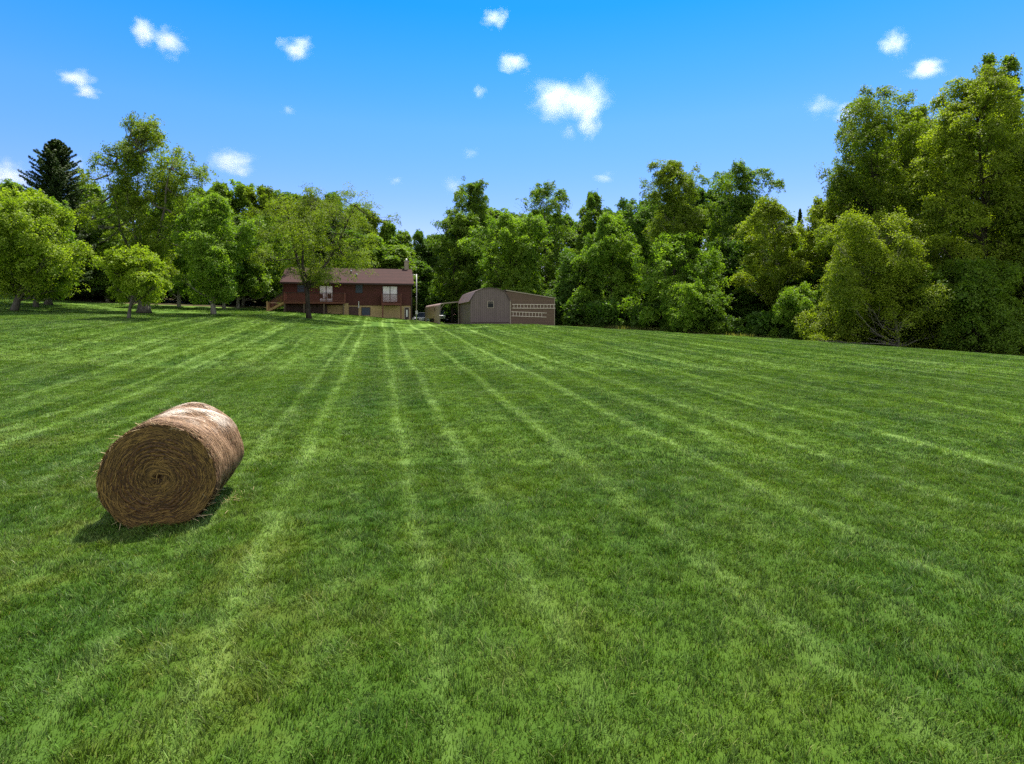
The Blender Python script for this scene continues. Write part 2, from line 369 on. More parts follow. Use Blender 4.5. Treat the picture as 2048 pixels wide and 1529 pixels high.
def build_grass():
    rs = np.random.RandomState(11)
    lods = [  # patch size, density, blade width, hmin, hmax, lean, variants, y range
        (1.5, 5600, .0058, .022, .072, .90, 5, 2.6, 9.5),
        (2.0, 2400, .0095, .025, .060, .75, 4, 9.5, 22),
        (4.0, 560, .020, .025, .060, .8, 3, 22, 46),
        (6.0, 220, .036, .025, .060, .8, 3, 46, 104)]
    V = []; Q = []; T = []; BV = []; BH = []; PID = []; ROT = []; off = 0; pid = 0
    spec = []
    for size, dens, wid, h0, h1, lean, nv, ya, yb in lods:
        ids = []
        for k in range(nv):
            v, q, t_, bv, bh = blades(rs, size, dens, wid, h0, h1, lean)
            V.append(v); Q.append(q+off); T.append(t_+off); BV.append(bv); BH.append(bh); PID.append(np.full(len(v), pid)); ROT.append(np.zeros((len(v), 3)))
            off += len(v); ids.append(pid); pid += 1
        spec.append((ids, size, ya, yb))
    npid = pid
    for ids, size, ya, yb in spec:
        ys = np.arange(ya+size/2, yb+size/2-1e-3, size)
        pts = []
        for y in ys:
            hw = .93*y+3.5
            xs = np.arange(-math.ceil(hw/size)*size, hw+size, size)
            for x in xs: pts.append((x, y))
        pts = np.array(pts)
        pts = pts[woods(pts[:, 0], pts[:, 1]) < -size*.45]
        inh = np.zeros(len(pts), bool)
        for i, (x, y) in enumerate(pts):     # not inside the house or the barns
            if y > 46:
                for (ox, oy, th, wd, dp) in FOOT:
                    c, s = math.cos(th), math.sin(th); a = (x-ox)*c+(y-oy)*s; b = -(x-ox)*s+(y-oy)*c
                    if 0 < a < wd and 0 < b < dp: inh[i] = True
        pts = pts[~inh]
        e = .3
        z = gz(pts[:, 0], pts[:, 1])
        sx = (gz(pts[:, 0]+e, pts[:, 1])-gz(pts[:, 0]-e, pts[:, 1]))/(2*e)
        sy = (gz(pts[:, 0], pts[:, 1]+e)-gz(pts[:, 0], pts[:, 1]-e))/(2*e)
        ch = rs.randint(0, len(ids), len(pts)); kz = rs.randint(0, 4, len(pts))
        rot = np.empty((len(pts), 3))
        for i in range(len(pts)):
            nrm = Vector((-sx[i], -sy[i], 1)).normalized()
            X = Vector((1, 0, sx[i])).normalized(); Yv = nrm.cross(X)
            M = Matrix((X, Yv, nrm)).transposed() @ Matrix.Rotation(kz[i]*math.pi/2, 3, 'Z')
            rot[i] = M.to_euler()
        for k, p in enumerate(ids):
            m = ch == k
            V.append(np.c_[pts[m], z[m]]); n = m.sum(); off += n
            BV.append(np.zeros(n)); BH.append(np.zeros(n)); PID.append(np.full(n, -1-p)); ROT.append(rot[m])
    V = np.concatenate(V)
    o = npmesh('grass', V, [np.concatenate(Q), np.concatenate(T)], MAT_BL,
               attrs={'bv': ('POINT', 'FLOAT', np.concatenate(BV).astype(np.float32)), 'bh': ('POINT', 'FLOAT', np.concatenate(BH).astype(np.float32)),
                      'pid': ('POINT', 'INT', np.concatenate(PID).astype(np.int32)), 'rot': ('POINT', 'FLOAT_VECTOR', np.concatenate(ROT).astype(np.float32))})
    ng = bpy.data.node_groups.new('grass', 'GeometryNodeTree')
    ng.interface.new_socket('Geometry', in_out='INPUT', socket_type='NodeSocketGeometry')
    ng.interface.new_socket('Geometry', in_out='OUTPUT', socket_type='NodeSocketGeometry')
    N = ng.nodes.new; L = ng.links.new
    gi = N('NodeGroupInput'); go = N('NodeGroupOutput'); jn = N('GeometryNodeJoinGeometry')
    pa = N('GeometryNodeInputNamedAttribute'); pa.data_type = 'INT'; pa.inputs[0].default_value = 'pid'
    ra = N('GeometryNodeInputNamedAttribute'); ra.data_type = 'FLOAT_VECTOR'; ra.inputs[0].default_value = 'rot'
    e2r = N('FunctionNodeEulerToRotation'); L(ra.outputs[0], e2r.inputs[0])
    for p in range(npid):
        def sel(val):
            c = N('FunctionNodeCompare'); c.data_type = 'INT'; c.operation = 'EQUAL'
            L(pa.outputs[0], c.inputs[2]); c.inputs[3].default_value = val
            s = N('GeometryNodeSeparateGeometry'); s.domain = 'POINT'
            L(gi.outputs[0], s.inputs[0]); L(c.outputs[0], s.inputs[1]); return s
        a = sel(p); b = sel(-1-p)
        ins = N('GeometryNodeInstanceOnPoints')
        L(b.outputs[0], ins.inputs['Points']); L(a.outputs[0], ins.inputs['Instance']); L(e2r.outputs[0], ins.inputs['Rotation'])
        L(ins.outputs[0], jn.inputs[0])
    L(jn.outputs[0], go.inputs[0])
    md = o.modifiers.new('blades', 'NODES'); md.node_group = ng
    tag(o, 'short mown green lawn grass with pale mowing stripes', 'grass', kind='stuff')
    return o

# ------------------------------------------------------------------ walls seen from the camera: pixel -> local wall coordinates
class Wall:
    def __init__(s, px, Y, th): s.X0, s.Y0 = at(px, Y); s.c, s.s = math.cos(th), math.sin(th); s.th = th
    def u(s, px, v=0):
        k = (px-1024)/F; return (k*(s.Y0+v*s.c)-(s.X0-v*s.s))/(s.c-k*s.s)
    def z(s, px, py, v=0):
        u = s.u(px, v); return H+(YH-py)*(s.Y0+u*s.s+v*s.c)/F
    def world(s, u, v): return (s.X0+u*s.c-v*s.s, s.Y0+u*s.s+v*s.c)
TH = R(13)
HW = Wall(567, 70, TH); BW = Wall(941, 64, TH)
FOOT = [(HW.X0, HW.Y0, TH, 15.4, 8.8), (BW.X0, BW.Y0, TH, 9.6, 10.5), (at(879, 72)[0], 72, R(15.7), 2.6, 14.6)]

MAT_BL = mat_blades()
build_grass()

# ------------------------------------------------------------------ trees
def mat_leaf(name, col, col2, trans=.50, rough=.55, spec=.22):
    t = NT(name)
    v = t.n('ShaderNodeAttribute', attribute_name='cv').outputs['Fac']
    cc = t.mixc(v, c4(col), c4(col2))
    b = t.n('ShaderNodeBsdfPrincipled', {'Base Color': cc, 'Roughness': rough, 'Specular IOR Level': spec})
    tr = t.n('ShaderNodeBsdfTranslucent', {0: t.mixc(1.0, cc, (1.25, 1.40, .42, 1), 'MULTIPLY')})
    m = t.n('ShaderNodeMixShader', {0: trans, 1: b.outputs[0], 2: tr.outputs[0]})
    return t.out(m.outputs[0])
def mat_bark(name, a, b_):
    t = NT(name); co = t.n('ShaderNodeTexCoord').outputs['Object']
    mp = t.n('ShaderNodeMapping', {0: co, 3: (1, 1, .25)}).outputs[0]
    nz = t.noise(mp, 7, 6, .7)
    cc = t.mixc(t.ramp(nz, .35, .65), c4(a), c4(b_))
    bm = t.n('ShaderNodeBump', {'Strength': .9, 'Distance': .04, 'Height': t.noise(mp, 18, 5, .7)})
    b = t.n('ShaderNodeBsdfPrincipled', {'Base Color': cc, 'Roughness': .9, 'Specular IOR Level': .15, 'Normal': bm.outputs[0]})
    return t.out(b.outputs[0])
LM = {
    'bright': mat_leaf('bright_maple_leaves', (.105, .170, .010), (.290, .370, .030)),
    'fresh': mat_leaf('fresh_green_leaves', (.075, .155, .013), (.225, .330, .030)),
    'olive': mat_leaf('olive_green_leaves', (.078, .125, .010), (.220, .285, .023)),
    'mid': mat_leaf('mid_green_leaves', (.062, .125, .013), (.190, .275, .026)),
    'deep': mat_leaf('deep_green_leaves', (.042, .100, .013), (.130, .220, .026)),
    'dark': mat_leaf('dark_green_leaves', (.032, .074, .012), (.095, .160, .020)),
    'yellow': mat_leaf('yellow_green_leaves', (.100, .145, .010), (.285, .345, .026)),
    'shade': mat_leaf('shade_tree_leaves', (.080, .120, .010), (.215, .275, .024)),
    'pine': mat_leaf('pine_needles', (.022, .044, .012), (.065, .105, .026), .2),
}
BK = {'grey': mat_bark('grey_bark', (.05, .042, .034), (.17, .15, .125)), 'pale': mat_bark('pale_bark', (.12, .105, .085), (.32, .29, .24)),
      'dark': mat_bark('dark_bark', (.018, .014, .011), (.07, .055, .042))}

PROF = {
    'round': ((0, .35), (.15, .75), (.4, 1), (.65, .95), (.85, .68), (1, .2)),
    'egg': ((0, .6), (.2, .92), (.45, 1), (.7, .88), (.88, .62), (1, .3)),
    'column': ((0, .7), (.2, 1), (.5, 1), (.75, .92), (.9, .7), (1, .35)),
    'dome': ((0, .75), (.2, .92), (.5, 1), (.75, .97), (.92, .75), (1, .45)),
    'spread': ((0, .25), (.15, .72), (.35, 1), (.6, .93), (.8, .62), (.92, .3), (1, .12)),
    'peak': ((0, .8), (.25, 1), (.5, .92), (.7, .74), (.87, .52), (1, .2)),
    'wall': ((0, 1), (.2, 1), (.5, .95), (.75, .85), (.9, .65), (1, .35)),
}
def unit(a): return a/np.maximum(np.linalg.norm(a, axis=-1, keepdims=True), 1e-9)

def vnoise(p, seed):
    """smooth lattice noise, 0..1"""
    i = np.floor(p).astype(np.int64); f = p-i; f = f*f*(3-2*f); o = 0
    for dx in (0, 1):
        for dy in (0, 1):
            for dz in (0, 1):
                h = (i[:, 0]+dx)*73856093 ^ (i[:, 1]+dy)*19349663 ^ (i[:, 2]+dz)*83492791 ^ seed*2654435
                h = (h ^ (h >> 13))*1274126177 & 0x7fffffff; h = (h ^ (h >> 11)) % 10007/10007.
                o = o+h*(f[:, 0] if dx else 1-f[:, 0])*(f[:, 1] if dy else 1-f[:, 1])*(f[:, 2] if dz else 1-f[:, 2])
    return o
def leaf_mesh(name, cen, nrm, size, mat, parent, cv, rs, aspect=.62):
    n = len(cen)
    a = unit(np.cross(nrm, unit(rs.randn(n, 3)))); b = np.cross(nrm, a)
    L = size[:, None]/2; W = L*aspect
    fold = nrm*(L*.22)
    P = np.stack([cen-a*L, cen+b*W+fold, cen+a*L, cen-b*W+fold], 1).reshape(-1, 3)
    f = (np.arange(n)*4)[:, None]+np.array([[0, 1, 2, 3]])
    return npmesh(name, P, f, mat, parent, {'cv': ('FACE', 'FLOAT', cv.astype(np.float32))})

def make_tree(name, label, X, Y, Zt, Zb, xc, rad, prof, leaf, bark, n, ls, seed, cat='tree', group=None, trunk_r=.2, lobes=18, lobe_k=.36,
              sparse_top=0, lean=0, depth=.9, limbs=True, droop=.2, fork=None, spray=.55, gap=0, limb_k=.55):
    """X,Y base in plan; Zt,Zb crown top and bottom (world); xc crown centre x; rad crown radius"""
    rs = np.random.RandomState(seed)
    z0 = g(X, Y)-.08
    root = empty(name, (X, Y, z0), 0, label, cat, group)
    ht, hb = Zt-z0, max(Zb-z0, .1); ch = ht-hb
    cx = xc-X
    tp, rp = zip(*PROF[prof])
    # crown lobes
    lb = []
    nl = int(lobes*1.4); w1, w2, w3 = rs.rand(3)*6.28
    for k in range(nl):
        t = (k+.5)/nl; t = t**.85; a = k*2.39996+rs.rand()*.9
        r = rad*np.interp(t, tp, rp)*(1+.24*math.sin(2*a+t*5+w1)+.20*math.sin(t*15+w2)+.12*math.sin(3*a+w3))
        lr = rad*lobe_k*(.45+.85*rs.rand())*(1.0 if t < .7 else .75)
        lr = min(lr, max(r*.75, .15*rad))
        lz = min(lr*(.65+.35*rs.rand()), ch*.3)
        r = min(r, rad*(1.08 if t < .7 else .9)); q = max(r-lr*.75, 0)*(rs.rand()**.35)
        c = np.array([cx+q*math.cos(a), q*math.sin(a)*depth, min(max(hb+t*ch, hb+lz*.7), ht-lz*.95-(q/rad)**2*ch*.07-.25)])
        lb.append((c, lr, lz))
    # trunk and limbs
    mb = MB(); top = hb+ch*.86
    wob = rs.randn(6)*trunk_r*.9
    base_xy = 0
    def axis(h):
        f_ = min(max(h/max(top, .1), 0), 1)
        s = f_*f_*(3-2*f_)
        return np.array([cx*s*.9+lean*math.sin(f_*math.pi)+wob[0]*math.sin(3*f_), wob[1]*math.sin(4*f_), h])
    hs = np.linspace(0, 1, 12)**1.1*top
    tr_r = [trunk_r*(1.35 if i == 0 else 1.08 if i == 1 else 1)*(1-(h/top))**.75+.02 for i, h in enumerate(hs)]
    if fork is None: mb.tube([axis(h) for h in hs], tr_r, 10)
    else:
        hk = [h for h in np.linspace(0, fork, 6)]
        mb.tube([axis(h) for h in hk], [trunk_r*(1.4-.4*min(h/fork*4, 1)-.12*h/fork) for h in hk], 12)
        b0 = axis(fork*.97)
        nf = 5
        tips = []
        for i in range(nf):
            a = i/nf*6.283+.5+rs.rand()*.5; rr = rad*(.34+.3*rs.rand()); hh = hb+ch*(.50+.3*rs.rand())
            e = np.array([cx+rr*math.cos(a), rr*math.sin(a)*depth, hh]); tips.append((b0, e))
            pts = []
            for j in range(8):
                f_ = j/7; o = (e-b0)
                p = b0+np.array([o[0]*f_**.85, o[1]*f_**.85, o[2]*f_**1.15])+rs.randn(3)*.1*(0 < j < 7)
                pts.append(p)
            mb.tube(pts, [trunk_r*limb_k*(1-f_)**.8+.03 for f_ in np.linspace(0, 1, 8)], 8)
            lb.append((e, rad*.3, rad*.25))
            tips[-1] = pts
    if limbs:
        for c, lr, lz in lb:
            if fork is not None and c[2] > fork:
                best = min(((np.linalg.norm(p-c), tuple(p)) for pts in tips for p in pts[1:]), key=lambda q: q[0]); s = np.array(best[1]); r0 = trunk_r*.22
            else:
                h0 = max(min(c[2]-.55*math.hypot(c[0], c[1])-.2*lr, top*.93), hb*.55+.2); s = axis(h0)
                r0 = max(trunk_r*(1-h0/top)**.75*.5, .03)
            pts = [s+(c-s)*f_+np.array([0, 0, -.12*np.linalg.norm(c-s)*math.sin(f_*math.pi)*(1 if c[2] > 3 else 0)])+rs.randn(3)*.05*(0 < f_ < 1) for f_ in np.linspace(0, 1, 6)]
            mb.tube(pts, [r0*(1-.75*f_) for f_ in np.linspace(0, 1, 6)], 6, cap=False)
            for _ in range(5):
                d = unit(rs.randn(3)); d[2] = abs(d[2])*.8
                e = c+d*np.array([lr, lr, lz])*.8; st = pts[rs.randint(2, 6)]
                m_ = (st+e)/2+rs.randn(3)*.08
                mb.tube([st, m_, e], [r0*.3, r0*.2, .008], 4, cap=False)
    mb.build('trunk', bark, root, smooth=True)
    # leaf sprays on the lobes
    vol = np.array([l[1]**1.7 for l in lb]); pl = 28
    ns = max(int(n*1.12/pl), 10)
    cnt = rs.multinomial(ns, vol/vol.sum())
    SC_, SN = [], []
    for (c, lr, lz), m_ in zip(lb, cnt):
        d = unit(rs.randn(m_, 3)+np.array([0, -.12, .30]))
        q = (.50+.58*rs.rand(m_)**.7)[:, None]*(1+.22*rs.randn(m_, 1)*.5)
        SC_.append(c+d*q*np.array([lr, lr*depth, lz])); SN.append(unit(d*.8+np.array([0, 0, .75])+rs.randn(m_, 3)*.25))
    # loose inner fill that ties the clumps together
    mf = int(ns*.20); tf = rs.rand(mf)**.9; rf_ = rad*np.interp(tf, tp, rp)*np.sqrt(rs.rand(mf))*.70; af = rs.rand(mf)*6.283
    SC_.append(np.stack([cx+rf_*np.cos(af), rf_*np.sin(af)*depth, hb+tf*ch*.95], -1))
    df = np.stack([np.cos(af)*.5, np.sin(af)*.5, np.full(mf, .8)], -1); SN.append(unit(df+rs.randn(mf, 3)*.3))
    # leading shoots that tooth the outline
    for c, lr, lz in lb:
        if (c[2]-hb)/ch < .35: continue
        for _ in range(rs.randint(1, 4)):
            d = unit(np.array([rs.randn()*.45+(c[0]-cx)/rad*.5, rs.randn()*.4+c[1]/rad*.4, 1.0])); ln = (.25+.5*rs.rand())*min(lr, 1.3)
            st = c+d*np.array([lr, lr, lz])*.72; m_ = 5
            SC_.append(st+d*(np.linspace(0, 1, m_)**.9)[:, None]*ln+rs.randn(m_, 3)*.06); SN.append(unit(d*.4+rs.randn(m_, 3)*.5))
    sc = np.concatenate(SC_); sn = np.concatenate(SN)
    keep = np.ones(len(sc), bool)
    tt = (sc[:, 2]-hb)/max(ch, .1)
    if sparse_top: keep &= rs.rand(len(sc)) > np.clip((tt-.45)*2.2, 0, 1)*sparse_top
    nsz = max(rad*lobe_k*1.15, .5)
    vn = vnoise(sc/nsz, seed)*.65+vnoise(sc/nsz*2.3+9, seed+5)*.35
    keep &= vn > .40+gap*.18
    keep &= sc[:, 2] > .05
    sc, sn = sc[keep], sn[keep]; ns = len(sc)
    a = unit(np.cross(sn, unit(rs.randn(ns, 3)))); b = np.cross(sn, a)
    srad = spray*(.5+.8*rs.rand(ns))
    ph = rs.rand(ns, pl)*6.283; rr = np.sqrt(rs.rand(ns, pl))*srad[:, None]
    el = rs.rand(ns)*.6+.55
    dn = -(rr/srad[:, None])**2*srad[:, None]*droop+rs.randn(ns, pl)*.09*srad[:, None]*1.6
    cen = sc[:, None]+a[:, None]*(rr*np.cos(ph))[..., None]+b[:, None]*(rr*np.sin(ph)*el[:, None])[..., None]+sn[:, None]*dn[..., None]
    cen = cen.reshape(-1, 3)
    nr = unit(np.repeat(sn, pl, 0)+rs.randn(ns*pl, 3)*.58)
    cv = np.clip(np.repeat(rs.rand(ns), pl)*.75+rs.rand(ns*pl)*.45-.08+.12*np.sin(cen[:, 0]*.9+seed), 0, 1)
    m = cen[:, 2] > .03; cen, nr, cv = cen[m], nr[m], cv[m]
    leaf_mesh('crown', cen, nr, ls*(.6+.8*rs.rand(len(cen))), leaf, root, cv, rs)
    return root

def tree_px(name, label, base_px, Y, x0, x1, yt, yb, prof, leaf, bark, n, ls, seed, **kw):
    """the same from pixel extents"""
    X, _ = at(base_px, Y); xc = ((x0+x1)/2-1024)/F*Y; rad = (x1-x0)/2/F*Y
    Zt = H+(YH-yt)*Y/F; Zb = H+(YH-yb)*Y/F
    return make_tree(name, label, X, Y, Zt, Zb, xc, rad, prof, LM[leaf], BK[bark], n, ls, seed, **kw)

def make_conifer(name, label, X, Y, ht, rad, n, seed, leaf='pine', group=None, hb=.6, tiers=26):
    rs = np.random.RandomState(seed); z0 = g(X, Y)-.08
    root = empty(name, (X, Y, z0), 0, label, 'tree', group)
    mb = MB(); mb.tube([(0, 0, 0), (.05, 0, ht*.3), (0, .04, ht*.7), (0, 0, ht*.99)], [rad*.075+.06, rad*.06+.04, rad*.03+.02, .015], 8)
    cen, nrm, cvs = [], [], []
    nb = tiers*9; pl = max(int(n/nb), 20)
    for i in range(nb):
        t = (i+rs.rand())/nb; h = hb+(ht-hb)*t
        L = rad*((1-t)**.66*1.0+.02)*(.60+.48*rs.rand()); a = i*2.399+rs.rand()*.5
        d = np.array([math.cos(a), math.sin(a), 0]); s_ = np.array([-d[1], d[0], 0])
        rise = (.55*t-.10)
        q = rs.rand(pl)**.75
        lat = rs.randn(pl)*.21*L*(1.05-q)*(q+.25)+rs.randn(pl)*.05
        p = d*(q*L)[:, None]+s_*lat[:, None]+np.array([0, 0, 1])*(h+rise*q*L+.14*L*q**2*1.2-np.abs(lat)*.3+rs.randn(pl)*.06)[:, None]
        cen.append(p); nrm.append(unit(np.array([0, 0, 1])+d*.25+rs.randn(pl, 3)*.45)); cvs.append(np.clip(rs.rand()*.6+rs.rand(pl)*.5, 0, 1))
        mb.tube([(0, 0, h), tuple(d*L*.5+np.array([0, 0, h+rise*L*.5+.04*L])), tuple(d*L*.93+np.array([0, 0, h+rise*L*.93+.14*L]))], [.035*L**.5, .02*L**.5, .005], 4, cap=False)
    mb.build('trunk', BK['dark'], root, smooth=True)
    cen = np.concatenate(cen); nr = np.concatenate(nrm); cv = np.concatenate(cvs)
    leaf_mesh('crown', cen, nr, .24*(.6+.8*rs.rand(len(cen))), LM[leaf], root, cv, rs, aspect=.34)
    return root

# --- lawn trees on the left
tree_px('maple_tree', 'bright yellow green leafy tree with crooked leaning trunk at the left end of the lawn', 28, 46, -60, 166, 392, 592, 'dome', 'bright', 'grey', 76000, .155, 21,
        trunk_r=.22, lobes=26, lobe_k=.30, lean=.9, spray=.6)
tree_px('maple_tree', 'bushy tree with a straight grey trunk just right of the crooked trunk', 72, 51, -20, 120, 380, 585, 'dome', 'bright', 'grey', 24000, .21, 22, trunk_r=.17, lobes=16)
tree_px('maple_tree', 'thick trunked tree standing before the dark conifer at the left', 97, 55, 30, 168, 400, 588, 'egg', 'fresh', 'grey', 24000, .21, 23, trunk_r=.28, lobes=16)
x_, y_ = at(112, 64)
make_conifer('conifer_tree', 'dark blue green conifer with a pointed top rising over the left trees', x_, y_, 17.6, 6.4, 120000, 24, tiers=46)
tree_px('tall_tree', 'tallest lawn tree on the left with a thin airy top and thick dark trunk', 288, 55, 168, 412, 236, 560, 'egg', 'olive', 'grey', 90000, .142, 25,
        trunk_r=.52, lobes=40, lobe_k=.25, sparse_top=.55, spray=.5, depth=.8, fork=2.6, limb_k=.3)
tree_px('small_tree', 'small bright green tree with slanting thin trunk in front of the tallest lawn tree', 257, 43, 206, 342, 498, 602, 'dome', 'bright', 'grey', 40000, .135, 26,
        trunk_r=.10, lobes=22, lobe_k=.26, lean=.15, spray=.42, gap=.3)
tree_px('leafy_tree', 'green tree with slim pale trunk between the tallest lawn tree and the house', 427, 52, 352, 503, 388, 600, 'egg', 'fresh', 'pale', 68000, .145, 27,
        trunk_r=.19, lobes=24, lobe_k=.32, spray=.5)
tree_px('shade_tree', 'wide airy shade tree forking low in front of the red brown house', 618, 58, 482, 786, 374, 568, 'spread', 'shade', 'dark', 78000, .115, 28,
        trunk_r=.23, limb_k=.62, lobes=46, lobe_k=.20, fork=3.2, sparse_top=.35, spray=.55, gap=.32, depth=.85)
for i, (bx, Y, x0, x1, yt, yb, lf) in enumerate(((358, 64, 300, 410, 400, 590, 'fresh'), (448, 66, 400, 500, 420, 590, 'mid'), (476, 68, 440, 560, 430, 592, 'mid'), (486, 74, 470, 600, 420, 600, 'fresh'), (215, 66, 150, 260, 420, 596, 'mid'))):
    tree_px('woodland_tree', ('leafy tree with thin pale trunk right behind the tallest lawn tree', 'leafy tree whose pale trunk shows right of the slim pale trunked tree',
                              'leafy tree with a thin trunk at the dark wood edge left of the deck stairs', 'leafy tree leaning over the left end of the house roof',
                              'mid green tree in the dark gap between conifer and tallest lawn tree')[i],
            bx, Y, x0, x1, yt, yb, 'egg', lf, 'pale', 20000, .22, 40+i, trunk_r=.15, lobes=14)

# --- prototypes of deeper woodland trees, copied with shared meshes
protos = []
for i, (lf, pr) in enumerate((('mid', 'column'), ('deep', 'dome'), ('fresh', 'egg'), ('dark', 'wall'), ('mid', 'dome'), ('deep', 'peak'), ('olive', 'dome'), ('olive', 'round'))):
    protos.append((lf, pr, i))
P0 = {}
def wood(px, Y, yt, wpx, kind, label, group, seed, ybot=None):
    """woodland tree of a prototype kind, scaled to reach pixel row yt"""
    X, _ = at(px, Y); z0 = g(X, Y); hgt = H+(YH-yt)*Y/F-z0; wid = wpx/F*Y
    if kind not in P0:
        lf, pr, i = protos[kind]
        r = make_tree('woodland_tree', None, 0, 0, 16+g(0, 0)-.08, g(0, 0)+1.2, 0, 3.6, pr, LM[lf], BK['dark'], 42000, .25, 300+i, trunk_r=.24, lobes=30, lobe_k=.33, spray=.62, cat='tree')
        P0[kind] = r; o = r
    else: o = copy_tree(P0[kind])
    o.location = (X, Y, z0-.1); o.rotation_euler = (0, 0, seed*2.4)
    s = hgt/16; o.scale = (wid/7.2, wid/7.2, s)
    o['label'] = label; o['category'] = 'tree'; o['group'] = group
    return o
rr = random.Random(3)
def spot(px):
    for lim, w_ in ((60, 'at the far left edge'), (150, 'behind the dark conifer'), (240, 'left of the tallest lawn tree'), (330, 'behind the tallest lawn tree'), (420, 'behind the slim pale trunk'), (500, 'left of the shade tree'),
                    (600, 'behind the left end of the house'), (680, 'behind the shade tree'), (760, 'behind the middle of the house'), (850, 'behind the house chimney'), (940, 'behind the carport'), (1030, 'behind the gambrel barn'),
                    (1115, 'behind the brown lean-to'), (1190, 'just right of the lean-to wall'), (1260, 'under the slim pointed tree'), (1330, 'left of the columnar tree'), (1400, 'behind the columnar tree'), (1480, 'behind the toothed dark tree'),
                    (1560, 'left of the yellow green tree'), (1630, 'in the skyline dip'), (1700, 'behind the pale layered tree'), (1780, 'behind the round headed tree'), (1860, 'left of the broadest right tree'), (1960, 'behind the broadest right tree')):
        if px < lim: return w_
    return 'at the right edge of the wood'
GL = 'woodland trees on the rise behind the house'
LL = 'leafy woodland tree in the mass behind the lawn trees and house'
# skyline behind the left trees and the house: (px, y_top, Y, width, kind, label)
SKY = ((-50, 366, 80, 120, 0, 'woodland tree at the very left edge behind the bright yellow green tree'),
 (20, 362, 84, 110, 2, 'woodland tree whose top shows just left of the dark conifer'),
 (175, 366, 84, 120, 4, 'woodland tree between the conifer tip and the tallest lawn tree'),
 (250, 378, 82, 110, 1, 'woodland tree showing through the thin left half of the tallest lawn tree'),
 (335, 384, 86, 110, 4, 'woodland tree showing through the right half of the tallest lawn tree'),
 (398, 380, 90, 100, 0, 'woodland tree crown rising right beside the tallest lawn tree'),
 (440, 368, 94, 96, 4, 'highest crown of the wood on the rise, under the white wedge cloud'),
 (486, 364, 96, 92, 2, 'rounded crown at the top of the rise just right of the wedge cloud'),
 (530, 374, 94, 92, 6, 'crown on the skyline left of the shade tree top'),
 (575, 386, 94, 96, 0, 'olive crown on the skyline touching the left of the shade tree top'),
 (622, 392, 94, 90, 7, 'woodland crown directly behind the bare top twigs of the shade tree'),
 (664, 388, 96, 90, 1, 'dark woodland crown right of the shade tree top'),
 (706, 408, 96, 90, 4, 'woodland crown where the skyline starts to fall above the house roof'),
 (742, 424, 98, 84, 6, 'woodland crown above the middle of the falling skyline'),
 (776, 444, 98, 80, 2, 'bright woodland crown above the right part of the house roof'),
 (806, 462, 100, 74, 4, 'woodland crown straight above the house chimney'),
 (838, 462, 114, 62, 5, 'small far crown in the notch above the mast'),
 (862, 474, 122, 60, 0, 'farthest small crown at the bottom of the skyline notch'))
for i, (px, yt, Y, wp, kd, lab) in enumerate(SKY): wood(px, Y, yt, wp, kd, lab, GL, i)
for i, (px, yt, Y) in enumerate(((0, 430, 72), (60, 450, 72), (150, 440, 73), (235, 470, 72), (320, 470, 72), (395, 460, 74), (455, 470, 76), (520, 450, 80), (575, 440, 84), (640, 450, 86), (700, 460, 87), (745, 470, 87), (790, 490, 88), (825, 520, 92))):
    wood(px, Y, yt, rr.uniform(95, 120), (4, 1, 0, 3, 1, 2)[i % 6], 'leafy inner woodland tree standing '+spot(px), GL, i+50)
# low dark growth closing the wood edge on the left
for i, (px, yt, Y) in enumerate(((-20, 540, 66), (45, 545, 68), (120, 540, 69), (190, 548, 69), (250, 545, 70), (320, 550, 71), (390, 548, 72), (450, 550, 74), (515, 545, 78))):
    wood(px, Y, yt, 100, 3, 'low dark thicket at the wood edge '+spot(px), 'dark thickets at the left wood edge', i+90)

